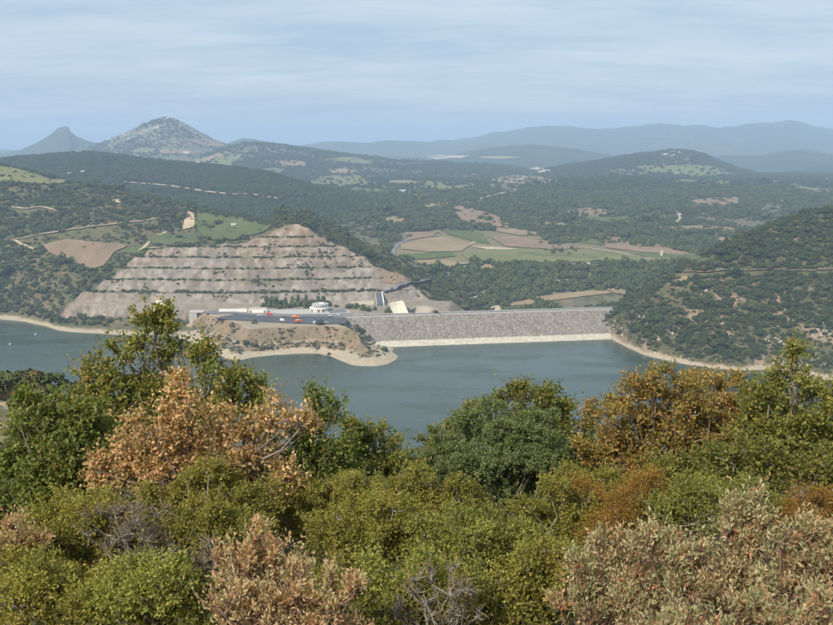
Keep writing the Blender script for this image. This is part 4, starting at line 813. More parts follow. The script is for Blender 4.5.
# individual trees by the yard: a trunk and a crown of leaf tufts
def crown_mesh(seed, n, rx, rz_, cone, tuft, mat):
    rs = np.random.default_rng(seed); V = []; F_ = []
    lob = [(rs.normal() * rx * 0.3, rs.normal() * rx * 0.3, rz_ * (0.25 + 0.75 * rs.random()), rx * rs.uniform(0.4, 0.65)) for _ in range(7)]
    for i in range(n):
        if cone:
            f = rs.random() ** 0.8; a = rs.uniform(0, 6.28); rr = rx * (1 - f) ** 0.75 * rs.uniform(0.55, 1.08); c = np.array([rr * math.cos(a), rr * math.sin(a), rz_ * 2 * f]); nr = np.array([math.cos(a), math.sin(a), 0.7])
        else:
            lb = lob[rs.integers(7)]; d = rs.normal(size=3); d /= np.linalg.norm(d); c = np.array(lb[:3]) + d * lb[3] * rs.uniform(0.65, 1.05); nr = d + np.array([0, 0, 0.3])
        nr = nr + rs.normal(size=3) * 0.5; nr /= np.linalg.norm(nr); a_ = np.cross(nr, rs.normal(size=3)); a_ /= np.linalg.norm(a_); b_ = np.cross(nr, a_); s = tuft * rs.uniform(0.6, 1.2); i0 = len(V)
        for q in range(5): an = q * 1.2566; V.append(c + (a_ * math.cos(an) + b_ * math.sin(an)) * s * rs.uniform(0.6, 1.2))
        V.append(c + nr * s * 0.35); F_ += [(i0 + q, i0 + (q + 1) % 5, i0 + 5) for q in range(5)]
    me = bpy.data.meshes.new('crown'); me.from_pydata([tuple(map(float, q)) for q in V], [], F_); me.materials.append(mat); return me
M_bark = flat_mat('bark', (0.13, 0.10, 0.08), 0.3, 6.0, 0.95)
trunk_me = MB().cyl((0, 0, -0.8), 0.22, 0.12, 4.2, 7).add([], []).build('trunk_source', M_bark).data; _o = [q for q in C.objects if q.data is trunk_me][0]; C.objects.unlink(_o); bpy.data.objects.remove(_o)
CROWN = {'pine': [crown_mesh(400 + i, 150, 2.1, 3.3, True, 0.75, mb_valley) for i in range(4)], 'round': [crown_mesh(420 + i, 170, 2.6, 2.2, False, 0.75, mb_dark) for i in range(4)], 'pale': [crown_mesh(440 + i, 150, 2.4, 2.0, False, 0.7, mb_olive) for i in range(3)]}
def small_tree(name, kind, x, y, z, s, label, group, lift=0.9):
    o = empty(name, (x, y, z), random.uniform(0, 6.28)); o.scale = (s, s, s * random.uniform(0.92, 1.1)); tag(o, label, 'tree' if 'tree' in name else 'bush', group)
    tk = bpy.data.objects.new('trunk', trunk_me); C.objects.link(tk); tk.parent = o
    cr = bpy.data.objects.new('crown', random.choice(CROWN[kind])); C.objects.link(cr); cr.parent = o; cr.location.z = lift; return o
ORD = 'first second third fourth fifth sixth seventh eighth ninth tenth eleventh twelfth thirteenth fourteenth fifteenth sixteenth seventeenth eighteenth nineteenth twentieth twenty-first twenty-second twenty-third twenty-fourth twenty-fifth last'.split()
us = np.linspace(264, 327, 26)
for i, u in enumerate(us):
    u = u + random.uniform(-0.9, 0.9); v = 308.6 - 0.02 * (u - 264) + random.uniform(-1.6, 0.8) - (1.8 if i % 2 else 0)
    x, y, z = at_height(u, v, 20.3); small_tree('young_pine_tree', random.choice(('pine', 'pine', 'round')), x, y, 20.2, random.uniform(1.15, 1.75), ORD[i] + ' young tree from the shed in the close row at the terrace foot', 'trees in the row behind the yard', 0.5)
for u, v, z, s, kind, lb in ((232, 323.4, 19.4, 1.25, 'pale', 'round bush on the yard edge nearest the intake block'), (254, 324.2, 19.2, 1.3, 'pale', 'low bush on the yard edge in front of the long shed'), (278.5, 329, 14, 0.7, 'pale', 'tiny bush halfway down the orange bank of the promontory'),
    (320.5, 325.5, 19.6, 1.6, 'round', 'big dark bush on the yard edge between two parked vehicles'), (345, 325.4, 18.6, 0.8, 'round', 'small dark bush at the right corner of the yard'), (356, 330.5, 16, 1.7, 'round', 'largest dark bush at the right shoulder of the promontory'), (362.5, 333.5, 13, 1.5, 'round', 'second dark bush stepping down towards the dam'),
    (369, 338, 9, 1.1, 'round', 'third dark bush stepping down towards the dam'), (384.5, 349, 4, 1.35, 'round', 'dark green bush alone near the tip of the spit'), (340.5, 345.6, 6, 1.0, 'pale', 'pale bush above the middle of the spit'), (329, 351.5, 3.5, 0.9, 'pale', 'small bush at the root of the pale spit'),
    (262, 349, 4.5, 1.25, 'round', 'dark bush at the bank foot left of the middle'), (246, 347.5, 5, 1.2, 'round', 'dark bush at the bank foot below the shed'), (238, 345.5, 6, 0.95, 'round', 'leftmost small dark bush at the bank foot'), (314, 346, 6.3, 1.0, 'pale', 'low brown-green bush beside the bank track'),
    (366, 357, 3, 0.45, 'pale', 'tiny shrub in the middle of the pale spit'), (376, 352, 3.4, 0.5, 'pale', 'tiny shrub on the back of the pale spit'), (337, 306.6, 20.6, 1.0, 'pale', 'shrub right behind the control building'), (350, 308, 20.6, 1.7, 'round', 'first dark bush right of the car row'), (356, 307.6, 20.6, 2.0, 'round', 'tall dark bush in the clump above the dam end'),
    (362, 309.4, 20.6, 2.0, 'round', 'broad dark bush in the clump above the dam end'), (368, 310.6, 20.6, 1.5, 'round', 'rightmost dark bush of the clump above the dam end'), (375, 309.5, 20.6, 1.2, 'pale', 'olive bush under the spillway chute'), (388.5, 312, 20.6, 1.55, 'round', 'dark bush left of the cream apron')):
    x, y, zz_ = at_height(u, v, z); zs = float(surf(np.array(x / y), np.array(y))); small_tree('bush', kind, x, y, zs - 0.2 if abs(zs - z) < 4 else z, s, lb, 'bushes around the works yard', 0.0)
# houses and ruin far off
def house(u, v, wd, dp, h, label, rz=0.2, name='farmhouse', mat=None, roofm=None):
    X, Y, Z = hit(u, v); x, y, z = float(X[0]), float(Y[0]), float(Z[0]); o = empty(name, (x, y, z - 0.5), rz); tag(o, label, 'house')
    MB().box((0, 0, h / 2), (wd, dp, h + 1)).build('wall', mat or m_white, o)
    MB().add([(-wd / 2 - .4, -dp / 2 - .5, h + .5), (wd / 2 + .4, -dp / 2 - .5, h + .5), (wd / 2 + .4, dp / 2 + .5, h + .5), (-wd / 2 - .4, dp / 2 + .5, h + .5), (-wd / 2 - .4, 0, h + .5 + dp * .25), (wd / 2 + .4, 0, h + .5 + dp * .25)], [(0, 1, 5, 4), (2, 3, 4, 5), (0, 4, 3), (1, 2, 5), (3, 2, 1, 0)]).build('roof', roofm or M_roof, o)
    for k in (-0.3, 0.3): MB().box((wd * k, -dp / 2 - 0.03, h * 0.6), (wd * 0.1, 0.12, h * 0.25)).build('window', M_glass, o)
    MB().box((0, -dp / 2 - 0.03, 1.4), (wd * 0.1, 0.12, 2.8)).build('door', M_recess, o); return o
house(69, 175.6, 15, 8, 5, 'long pale farmhouse on the forest ridge, left of its pair', 0.1, 'farmhouse', M_wallc, m_conc); house(82.5, 174, 11, 8, 6, 'pale farmhouse on the forest ridge, right of its pair', -0.2, 'farmhouse', M_wallc, m_conc)
house(233.5, 226.5, 6, 4, 3, 'tiny pale hut in the green field above the terraces', 0.3, 'field_hut', M_wallc, M_wallc); house(402.5, 192.8, 15, 8, 5, 'pale blue-grey barn in the far fields', 0.2, 'barn', M_blue, M_blue); house(776, 184.5, 24, 12, 8, 'far pale house beside the rocky hill', 0.2)
house(661.5, 256.5, 3, 3, 9, 'slim pale tower between the vineyards', 0.1, 'field_tower', M_wallc); house(720, 207.5, 16, 9, 6, 'pale house in the dark woods on the right slope', -0.3); house(186, 153.5, 26, 14, 8, 'pale house under the fields of the cone hill', 0.2)
X, Y = (np.array([q]) for q in RIDGES['cone'].crest(ray(163, 119)[0])); ry = float(X[0]); rt = float(ray(163, 119)[0]); rzz = float(RIDGES['cone'].h(np.array(rt), np.array(ry)))
ru = empty('ruined_tower', (rt * ry, ry, rzz - 4)); tag(ru, 'small ruined stone tower on top of the cone hill', 'ruin'); MB().prism([(-9, -7), (9, -8), (10, 7), (-8, 8)], 0, 13).build('keep', mb_rock, ru); MB().prism([(10, -5), (34, -4), (34, 4), (10, 5)], -3, 7).build('curtain_wall', mb_rock, ru)
# things floating on the lake
fx, fy, fz = at_height(119, 362, 0); pt = empty('floating_platform', (fx, fy, 0), 0.1); tag(pt, 'white floating platform on the lake seen through the tall oak', 'raft')
MB().box((0, 0, 1.0), (13, 4, 0.8)).build('deck', M_white, pt)
for k in (-5, 0, 5): MB().box((k, 0, 0.3), (2.4, 4.6, 1.0)).build('float', M_white, pt); MB().box((k, -1.8, 2.3), (0.35, 0.35, 2.0)).build('rail_post', M_white, pt)
MB().box((3.6, 0.2, 2.6), (3.4, 2.6, 2.4)).build('cabin', M_white, pt)
for u, v, lb in ((10, 344.5, 'white buoy on the lake nearest the left edge'), (35.5, 334.6, 'white buoy on the lake closer to the left shore')):
    x, y, z = at_height(u, v, 0); o = empty('buoy', (x, y, 0)); tag(o, lb, 'buoy'); MB().cyl((0, 0, -0.3), 0.7, 0.9, 1.0, 14).build('float', M_white, o); MB().cyl((0, 0, 0.7), 0.5, 0.05, 1.1, 14).build('top_mark', M_white, o)
print('objects', time.time() - T0)
# ------------------------------------------------------------------ foreground shrubs and trees
def leaf_mat(name):
    m = bpy.data.materials.new(name); m.use_nodes = True; t = m.node_tree; t.nodes.clear()
    o = t.nodes.new('ShaderNodeOutputMaterial'); b = t.nodes.new('ShaderNodeBsdfPrincipled'); tl = t.nodes.new('ShaderNodeBsdfTranslucent'); mx = t.nodes.new('ShaderNodeMixShader')
    a = t.nodes.new('ShaderNodeAttribute'); a.attribute_name = 'leafcol'; b.inputs['Roughness'].default_value = 0.55; b.inputs['Specular IOR Level'].default_value = 0.35
    t.links.new(a.outputs['Color'], b.inputs['Base Color']); t.links.new(tmix(t, 1.0, a.outputs['Color'], (1.25, 1.2, 0.7), 'MULTIPLY'), tl.inputs['Color'])
    mx.inputs[0].default_value = 0.45; t.links.new(b.outputs[0], mx.inputs[1]); t.links.new(tl.outputs[0], mx.inputs[2]); t.links.new(mx.outputs[0], o.inputs[0]); return m
M_leaf = leaf_mat('leaf'); M_twig = flat_mat('twig_bark', (0.20, 0.165, 0.135), 0.35, 9.0, 0.95); M_grey_twig = flat_mat('grey_twig', (0.22, 0.20, 0.175), 0.3, 9.0, 0.95); M_red_twig = flat_mat('reddish_twig', (0.19, 0.115, 0.085), 0.35, 9.0, 0.95)
def unit(a): return a / (np.linalg.norm(a, axis=-1, keepdims=True) + 1e-9)
def tubes(A, B, r0, r1, sides):
    A, B = np.asarray(A, float), np.asarray(B, float); n = len(A)
    if n == 0: return np.zeros((0, 3)), np.zeros((0, 4), int)
    d = unit(B - A); ref = np.where(np.abs(d[:, 2:3]) < 0.9, [[0, 0, 1.0]], [[1.0, 0, 0]]); p_ = unit(np.cross(d, ref)); q = np.cross(d, p_); V = []
    for C_, r_ in ((A, r0), (B, r1)):
        r_ = np.broadcast_to(np.asarray(r_, float), (n,))[:, None]
        for k in range(sides): a = 2 * math.pi * k / sides; V.append(C_ + (p_ * math.cos(a) + q * math.sin(a)) * r_)
    V = np.stack(V, 1).reshape(-1, 3); o = (np.arange(n) * 2 * sides)[:, None]
    F_ = np.concatenate([o + np.array([[k, (k + 1) % sides, sides + (k + 1) % sides, sides + k]]) for k in range(sides)]); return V, F_
def leaves(P, axis, L_, W_, rs, updown=0.35, fold=0.18):
    n = len(P); nr = unit(rs.normal(size=(n, 3)) + np.array([0, -0.15, updown * 2])); side = unit(np.cross(axis, nr)); nr = np.cross(side, axis)
    L_ = L_ * rs.uniform(0.65, 1.25, (n, 1)); W_ = W_ * rs.uniform(0.7, 1.25, (n, 1))
    b_ = P; m = P + axis * L_ * 0.5 + nr * L_ * rs.uniform(0, 0.12, (n, 1)); tip = P + axis * L_ + nr * L_ * rs.uniform(-0.3, 0.1, (n, 1))
    V = np.stack([b_, m + side * W_ / 2 + nr * W_ * fold, tip, m - side * W_ / 2 + nr * W_ * fold], 1).reshape(-1, 3); return V, np.arange(4 * n).reshape(n, 4)
KINDS_ = {  # leaf length, width, leaves per sprig, cover, sprig length, upright, palette, twigs
 'oak_green': (0.052, 0.033, 8, 3.4, 0.12, 0.25, [((0.151, 0.192, 0.039), 5), ((0.231, 0.251, 0.056), 4), ((0.354, 0.309, 0.081), 1.6), ((0.673, 0.392, 0.140), 0.9)], M_twig),
 'oak_dark': (0.050, 0.033, 8, 3.6, 0.12, 0.2, [((0.133, 0.175, 0.039), 5), ((0.199, 0.231, 0.055), 4), ((0.304, 0.301, 0.083), 1.4), ((0.649, 0.124, 0.046), 0.06)], M_twig),
 'oak_ochre': (0.047, 0.029, 8, 2.9, 0.13, 0.15, [((0.600, 0.379, 0.188), 5), ((0.752, 0.520, 0.296), 4), ((0.409, 0.225, 0.102), 1.6), ((0.288, 0.253, 0.087), 2.5), ((0.146, 0.174, 0.053), 1.5)], M_twig),
 'oak_russet': (0.048, 0.031, 8, 3.5, 0.12, 0.2, [((0.320, 0.239, 0.061), 4), ((0.473, 0.282, 0.090), 2.6), ((0.220, 0.209, 0.053), 5), ((0.581, 0.302, 0.145), 1.6)], M_twig),
 'oak_yellow': (0.048, 0.031, 8, 3.6, 0.12, 0.3, [((0.230, 0.244, 0.054), 5), ((0.306, 0.284, 0.067), 3), ((0.149, 0.189, 0.048), 4), ((0.475, 0.284, 0.096), 0.9)], M_twig),
 'box': (0.028, 0.0155, 13, 3.4, 0.09, 0.35, [((0.299, 0.286, 0.059), 5), ((0.396, 0.348, 0.079), 3.5), ((0.202, 0.207, 0.045), 3), ((0.602, 0.348, 0.122), 0.4)], M_grey_twig),
 'box_dark': (0.028, 0.0155, 13, 3.4, 0.09, 0.3, [((0.222, 0.241, 0.056), 5), ((0.311, 0.304, 0.069), 3), ((0.387, 0.348, 0.090), 1)], M_grey_twig),
 'juniper': (0.033, 0.015, 22, 3.6, 0.055, 0.5, [((0.153, 0.199, 0.077), 5), ((0.208, 0.253, 0.103), 4), ((0.292, 0.327, 0.145), 1.3)], M_twig),
 'cistus': (0.037, 0.0135, 10, 2.2, 0.085, 1.0, [((0.410, 0.403, 0.228), 5), ((0.557, 0.512, 0.311), 3), ((0.293, 0.271, 0.145), 3), ((0.630, 0.410, 0.248), 2.2), ((0.527, 0.168, 0.090), 1.2)], M_red_twig),
 'cistus_dry': (0.038, 0.014, 10, 1.6, 0.085, 0.9, [((0.576, 0.410, 0.235), 4), ((0.446, 0.410, 0.235), 3.5), ((0.691, 0.518, 0.311), 2), ((0.504, 0.166, 0.090), 1.1)], M_red_twig),
 'heath': (0.020, 0.009, 16, 2.7, 0.10, 0.6, [((0.359, 0.193, 0.044), 5), ((0.445, 0.235, 0.057), 3), ((0.245, 0.193, 0.040), 4)], M_red_twig),
 'twiggy': (0.026, 0.013, 3, 0.45, 0.10, 0.5, [((0.20, 0.18, 0.055), 4), ((0.36, 0.21, 0.10), 3)], M_grey_twig),
}
NPL = [0]
def plant(name, label, cat, Y, lobes, kind, group=None, cover=1.0, tint=1.0):
    """lobes: (u, v, half width, half height) of the crown's bulges, in photo pixels at distance Y"""
    NPL[0] += 1; rs = np.random.default_rng(1000 + NPL[0]); LL, WW, per, cov_, sl_, upr, pal, tw = KINDS_[kind]; pc = np.array([q[0] for q in pal]); pw = np.array([q[1] for q in pal], float); pw /= pw.sum()
    px = Y / F; lob = []; lobes = list(lobes); nb = len(lobes)
    low = sorted(lobes, key=lambda q: q[1])[len(lobes) // 2 if cat == 'tree' else 0:]
    lobes += [(u + rs.uniform(-4, 4), v + b_ * 1.15, a * 1.05, b_ * 1.05) for (u, v, a, b_) in low]
    sat = []
    for (u, v, a, b_) in lobes:
        for _ in range(2 if len(lobes) > 8 else 3):
            an = rs.uniform(-0.35, math.pi + 0.35); f_ = rs.uniform(0.28, 0.5); sat.append((u + math.cos(an) * a * 0.95, v - math.sin(an) * b_ * 0.95, a * f_, b_ * f_))
    for li, (u, v, a, b_) in enumerate(lobes + sat):
        yy = Y + rs.uniform(-0.45, 0.45) * (a + b_) * px; c = np.array(at_depth(u, v, yy)); lob.append((c, np.array([a, 0.85 * (a + b_) / 2, b_]) * px, a, b_, 0.5 if nb <= li < len(lobes) else 1.0, li >= len(lobes)))
    cx_ = np.mean([q[0][0] for q in lob]); cy_ = Y + 0.1; gz_ = gz(cx_, cy_); root = empty(name, (cx_, cy_, gz_)); tag(root, label, cat, group); O = np.array([cx_, cy_, gz_])
    wood = [[], [], [], []]; Pl, Ax, Cl = [], [], []
    top = max(q[0][2] for q in lob); hgt = max(0.25, top - gz_); tree = cat == 'tree'
    fork = O + np.array([rs.normal() * 0.1, 0, hgt * (0.35 if tree else 0.12)])
    r_tr = 0.025 + 0.010 * hgt if tree else 0.012 + 0.0025 * nb
    def seg(a, c, ra, rb, n=4, wob=0.06):
        P_ = [a + (c - a) * k / n + (rs.normal(size=3) * wob * np.linalg.norm(c - a) * (0 < k < n)) for k in range(n + 1)]
        for k in range(n): wood[0].append(P_[k]); wood[1].append(P_[k + 1]); wood[2].append(ra + (rb - ra) * k / n); wood[3].append(ra + (rb - ra) * (k + 1) / n)
    seg(O - np.array([0, 0, 0.25]), fork, r_tr * 1.25, r_tr, 3, 0.04)
    tA, tB = [], []
    for (c, R_, a, b_, cf, small) in lob:
        st = fork if tree else O + np.array([rs.normal() * 0.12, rs.normal() * 0.12, 0]); seg(st, c - np.array([0, 0, R_[2] * 0.35]), r_tr * (0.22 if small else 0.55), 0.007 if small else 0.011 if tree else 0.008, 4, 0.05)
        area = math.pi * a * b_; ncl = int(np.clip(area / (330 if per < 12 else 260), 5, 26)); nleaf = int(cf * cov_ * cover * area / max(1.5, LL * WW / px ** 2 * 0.5)); nsp = max(ncl * 3, nleaf // per)
        d = unit(rs.normal(size=(ncl, 3))); d[:, 2] = d[:, 2] * 0.9 + 0.12; cc = c + d * R_ * (rs.uniform(0.25, 1.0, (ncl, 1)) ** 0.6) * 0.80
        cr = float(np.mean(R_)) * rs.uniform(0.20, 0.50, ncl)
        for k in range(ncl): seg(c - np.array([0, 0, R_[2] * 0.35]) * rs.uniform(0, 1), cc[k], 0.010, 0.005, 2, 0.08)
        ci = rs.integers(0, ncl, nsp); dd = unit(rs.normal(size=(nsp, 3))); dd[:, 2] += 0.25 + 0.3 * upr; dd = unit(dd)
        sp = cc[ci] + dd * cr[ci][:, None] * (rs.uniform(0.15, 1.0, (nsp, 1)) ** 0.5) * np.array([1, 1, 0.8])
        ax = unit(dd * (1 - 0.4 * upr) + np.array([0, 0, upr]) + rs.normal(size=(nsp, 3)) * 0.25)
        stray = rs.random(nsp) < 0.05; sls = sl_ * np.where(stray, 2.2, rs.uniform(0.7, 1.3, nsp))[:, None]; sp = np.where(stray[:, None], c + (sp - c) * 1.12 + np.array([0, 0, 0.03]), sp)
        tA.append(cc[ci] + (sp - cc[ci]) * 0.55); tB.append(sp + ax * sls * 0.55)
        clc = pc[rs.choice(len(pc), ncl, p=pw)]; clb = rs.uniform(0.82, 1.18, ncl); m = nsp * per; si = np.repeat(np.arange(nsp), per); f = np.tile(np.linspace(0.0, 1.0, per), nsp)[:, None]
        la = unit(ax[si] * (0.55 + 0.5 * upr) + rs.normal(size=(m, 3)) * (0.75 - 0.25 * upr)); Pl.append(sp[si] + ax[si] * sls[si] * f + rs.normal(size=(m, 3)) * 0.012); Ax.append(la)
        sc_ = pc[rs.choice(len(pc), nsp, p=pw)]; lc = pc[rs.choice(len(pc), m, p=pw)]; col = (0.20 * clc[ci][si] + 0.34 * sc_[si] + 0.46 * lc) * (clb[ci][si] * rs.uniform(0.8, 1.2, m))[:, None] * tint
        if kind.startswith('cistus'): col = (0.15 * clc[ci][si] + 0.55 * sc_[si] + 0.30 * lc) * rs.uniform(0.8, 1.2, (m, 1)) * tint
        Cl.append(col)
    W_ = [np.array(q) for q in wood]; V1, F1 = tubes(W_[0], W_[1], W_[2], W_[3], 4)
    tA, tB = np.concatenate(tA), np.concatenate(tB); kt = rs.random(len(tA)) < (1.0 if kind in ('twiggy', 'cistus', 'cistus_dry') else 0.35); tA, tB = tA[kt], tB[kt]; V2, F2 = tubes(tA, tB, 0.0032 if kind != 'twiggy' else 0.0045, 0.0016, 3)
    obj('trunk' if tree else 'stems', V1 - O, F1, tw, root, True); obj('twigs', V2 - O, F2, tw, root)['kind'] = 'stuff'
    Pl, Ax, Cl = np.concatenate(Pl), np.concatenate(Ax), np.concatenate(Cl); V, F_ = leaves(Pl, Ax, LL, WW, rs, 0.35 if upr < 0.8 else 0.15)
    o = obj('crown' if tree else 'foliage', V - O, F_, M_leaf, root)
    a = o.data.attributes.new('leafcol', 'FLOAT_COLOR', 'POINT'); cc4 = np.ones((len(Cl), 4, 4), np.float32); cc4[:, :, :3] = Cl[:, None, :]; a.data.foreach_set('color', cc4.ravel()); NLEAF[0] += len(Cl)
    return root
NLEAF = [0]
G1, G2, G3 = 'oaks of the near slope', 'low shrubs of the near slope', 'grey-leaved shrubs of the near slope'
plant('oak_tree', 'tallest green oak in front of the lake, its crown rising to a narrow top', 'tree', 11.0, [(146,316,16,18),(164,327,14,12),(156,345,26,18),(125,352,15,10),(108,372,26,16),(150,378,36,24),(195,362,24,16),(212,375,30,16),(236,390,24,14),(85,398,28,18),(125,404,42,24),(175,402,38,24),(225,408,34,20),(140,438,55,28),(255,405,14,12)], 'oak_green', G1, 0.62)
plant('oak_tree', 'withered oak with pale orange-brown leaves below the tall green oak', 'tree', 9.4, [(175,412,30,20),(150,432,34,22),(205,432,34,24),(245,425,28,18),(280,412,26,14),(120,455,32,20),(165,460,38,24),(215,462,36,24),(262,448,28,20),(180,392,10,14),(285,478,14,20),(108,470,20,14),(300,425,12,12)], 'oak_ochre', G1, 0.62)
plant('oak_tree', 'dark green leafy oak low at the left edge beside the dirt path', 'tree', 10.2, [(45,440,34,26),(72,412,28,18),(28,470,34,28),(75,458,34,28),(30,402,10,10),(40,412,12,10),(95,435,22,20),(50,495,46,28),(8,500,26,30)], 'oak_dark', G1)
plant('oak_tree', 'slim mixed green oak right of the withered oak', 'tree', 11.6, [(316,400,12,10),(322,418,20,16),(300,440,26,20),(335,446,28,22),(310,472,34,24),(350,478,30,24),(280,455,20,20)], 'oak_dark', G1, 0.8)
plant('oak_tree', 'loose thin-leaved oak in the dip where the lake shows lowest', 'tree', 12.6, [(372,430,12,8),(385,440,14,9),(362,446,18,12),(352,428,9,7),(395,455,16,12),(372,466,26,18),(405,470,20,16)], 'oak_green', G1, 0.6)
plant('oak_tree', 'yellow-green oak rising behind the dense juniper', 'tree', 13.4, [(505,398,18,10),(528,396,20,11),(550,404,22,14),(478,410,12,9),(568,420,18,16),(455,425,10,8),(540,420,34,18),(590,425,14,12),(440,442,12,10),(425,452,12,10)], 'oak_yellow', G1, 0.8, 0.85)
plant('juniper_shrub', 'dense rounded grey-green juniper in the middle of the near slope', 'shrub', 10.2, [(492,425,34,20),(462,440,28,22),(510,440,38,26),(540,438,30,22),(478,462,44,26),(525,468,40,30),(555,460,24,26),(450,468,22,22),(500,490,42,20)], 'juniper', None, 1.0)
plant('oak_tree', 'russet-leaved oak with open top right of the juniper', 'tree', 12.0, [(655,380,24,11),(630,395,26,14),(676,392,26,14),(607,415,24,16),(645,415,36,20),(690,412,26,18),(625,440,40,24),(670,440,40,24),(598,445,24,22),(640,470,52,22)], 'oak_russet', G1, 0.75)
plant('oak_tree', 'brownish oak with thinning leaves between two taller oaks', 'tree', 12.4, [(722,390,22,16),(740,402,24,18),(705,412,26,18),(748,424,30,22),(712,440,34,22),(700,378,14,8)], 'oak_russet', G1, 0.75, 1.05)
plant('oak_tree', 'tall yellow-green oak at the right edge with a pointed top', 'tree', 10.8, [(796,362,11,14),(790,382,22,16),(770,392,22,14),(812,396,22,18),(778,414,34,20),(815,422,28,22),(792,446,42,24),(832,448,22,30),(758,418,20,16)], 'oak_yellow', G1, 0.85)
plant('oak_tree', 'dark low oak filling the right edge under the pointed oak', 'tree', 9.6, [(815,475,34,22),(770,470,34,20),(730,468,34,20),(840,490,20,24),(745,490,30,16),(775,495,24,14)], 'oak_yellow', G1, 0.9, 0.75)
# low shrubs, the back row first
ROW = [
 ('box_shrub', 'yellow-green shrub below the slim oak', 9.4, [(330,505,40,22),(372,500,36,22),(300,515,24,20)], 'box', 1.0),
 ('box_shrub', 'broad bright shrub right of the grey dry shrub clump', 8.2, [(385,530,44,24),(345,540,36,24),(415,545,34,26)], 'box', 1.0),
 ('box_shrub', 'olive shrub in front of the juniper, left half', 8.8, [(430,500,34,22),(462,508,32,20),(410,488,24,16)], 'box', 0.85),
 ('box_shrub', 'dark-hearted round shrub under the juniper', 7.6, [(480,535,42,26),(450,550,36,28),(512,545,30,24)], 'box_dark', 1.0),
 ('box_shrub', 'olive shrub between the juniper and the rust-coloured heath', 8.6, [(560,510,36,22),(540,528,32,22),(590,525,26,20)], 'box', 0.9),
 ('box_shrub', 'green shrub under the russet oak', 9.4, [(575,485,24,16),(600,490,24,16)], 'box', 0.85),
 ('box_shrub', 'small-leaved shrub at the bottom edge right of the middle', 6.4, [(530,590,44,32),(492,600,40,30),(560,570,30,24),(520,630,40,24)], 'box', 0.95),
 ('box_shrub', 'tangled shrub at the bottom edge in the middle', 6.2, [(430,595,44,32),(395,585,34,28),(460,615,36,24),(410,632,40,20)], 'box_dark', 1.1),
 ('box_shrub', 'olive shrub just below the withered oak', 8.8, [(215,492,40,20),(180,500,34,22),(250,502,34,20)], 'box', 0.9),
 ('box_shrub', 'shrub in the gap right of the grey twiggy shrub', 7.6, [(205,530,34,24),(235,525,28,22),(185,545,26,22)], 'box', 0.85),
 ('box_shrub', 'rounded yellow-green shrub under the dark leafy oak', 7.8, [(90,520,42,24),(60,540,36,26),(120,545,34,24)], 'box', 1.0),
 ('box_shrub', 'lowest dense shrub near the bottom left corner', 6.4, [(60,592,44,30),(20,605,34,28),(95,605,36,28),(50,628,50,20)], 'box', 1.0),
 ('box_shrub', 'large rounded shrub at the bottom edge left of the dry grey-leaved clump', 6.2, [(160,590,44,32),(125,600,34,28),(195,600,30,28),(155,628,50,20)], 'box_dark', 1.15),
 ('box_shrub', 'shrub at the left edge above the bottom corner', 7.2, [(12,565,26,24),(32,575,24,20)], 'box', 0.9),
 ('box_shrub', 'green shrub behind the right-hand grey-leaved bushes', 8.2, [(700,500,34,18),(740,505,34,18),(670,510,26,16)], 'box_dark', 0.9),
 ('box_shrub', 'shrub wedged between the two dry grey-leaved clumps', 7.0, [(345,580,30,24),(365,600,30,24)], 'box', 0.9),
]
for nm, lb, Y, lo, kd, tn in ROW: plant(nm, lb, 'shrub', Y, lo, kd, G2, 1.0, tn)
plant('heath_shrub', 'rust-coloured heath in front of the russet oak', 'shrub', 8.4, [(645,500,36,20),(620,515,34,20),(675,508,26,18)], 'heath', 'rusty heath bushes'); plant('heath_shrub', 'rust-coloured heath near the right edge above the grey-leaved bushes', 'shrub', 8.0, [(805,512,30,18),(830,505,18,18)], 'heath', 'rusty heath bushes'); plant('heath_shrub', 'small brown heath left of the russet oak foot', 'shrub', 9.0, [(585,497,18,14)], 'heath', 'rusty heath bushes')
plant('twiggy_shrub', 'bare grey twiggy shrub among the green ones on the left', 'shrub', 7.4, [(135,528,34,22),(110,515,26,18),(150,550,26,18)], 'twiggy', 'bare twiggy shrubs', 1.0); plant('twiggy_shrub', 'bare grey twigs at the bottom edge near the middle', 'shrub', 5.8, [(425,600,30,24),(450,590,24,22)], 'twiggy', 'bare twiggy shrubs', 0.7); plant('twiggy_shrub', 'bare grey twigs beside the large rounded bottom shrub', 'shrub', 6.4, [(215,560,20,18),(200,575,18,16)], 'twiggy', 'bare twiggy shrubs', 0.7)
for lb, Y, lo, kd in (('dry grey-leaved bush with red-brown tufts left of the middle, taller part', 5.9, [(245,560,28,24),(275,555,26,24),(262,590,34,28)], 'cistus_dry'), ('dry grey-leaved bush at the bottom edge left of the middle', 5.4, [(300,600,34,28),(335,605,26,26),(270,615,36,24)], 'cistus_dry'), ('sparse dry grey-leaved bush at the bottom left of the middle clump', 5.4, [(225,610,28,24),(245,628,28,18)], 'cistus_dry'),
    ('small dry pinkish bush at the left edge', 7.2, [(20,540,20,16),(35,552,16,14)], 'cistus_dry'), ('grey-leaved bush leftmost of the large right-hand group', 5.6, [(610,565,30,26),(590,590,30,28),(630,600,36,30)], 'cistus'), ('grey-leaved bush with reddish tips in the middle of the right-hand group', 5.4, [(675,560,36,28),(700,590,40,34),(660,610,40,26)], 'cistus'),
    ('tallest grey-leaved bush of the right-hand group', 5.6, [(745,520,20,20),(752,548,34,26),(740,590,40,34)], 'cistus'), ('grey-leaved bush at the right edge', 5.2, [(805,560,36,28),(835,545,26,26),(800,600,42,34)], 'cistus'), ('low grey-leaved bush in the bottom right corner', 4.7, [(770,625,44,22),(690,632,44,20),(835,628,30,24)], 'cistus')): plant('cistus_shrub', lb, 'shrub', Y, lo, kd, G3, 0.42 if kd == 'cistus_dry' else 0.85)
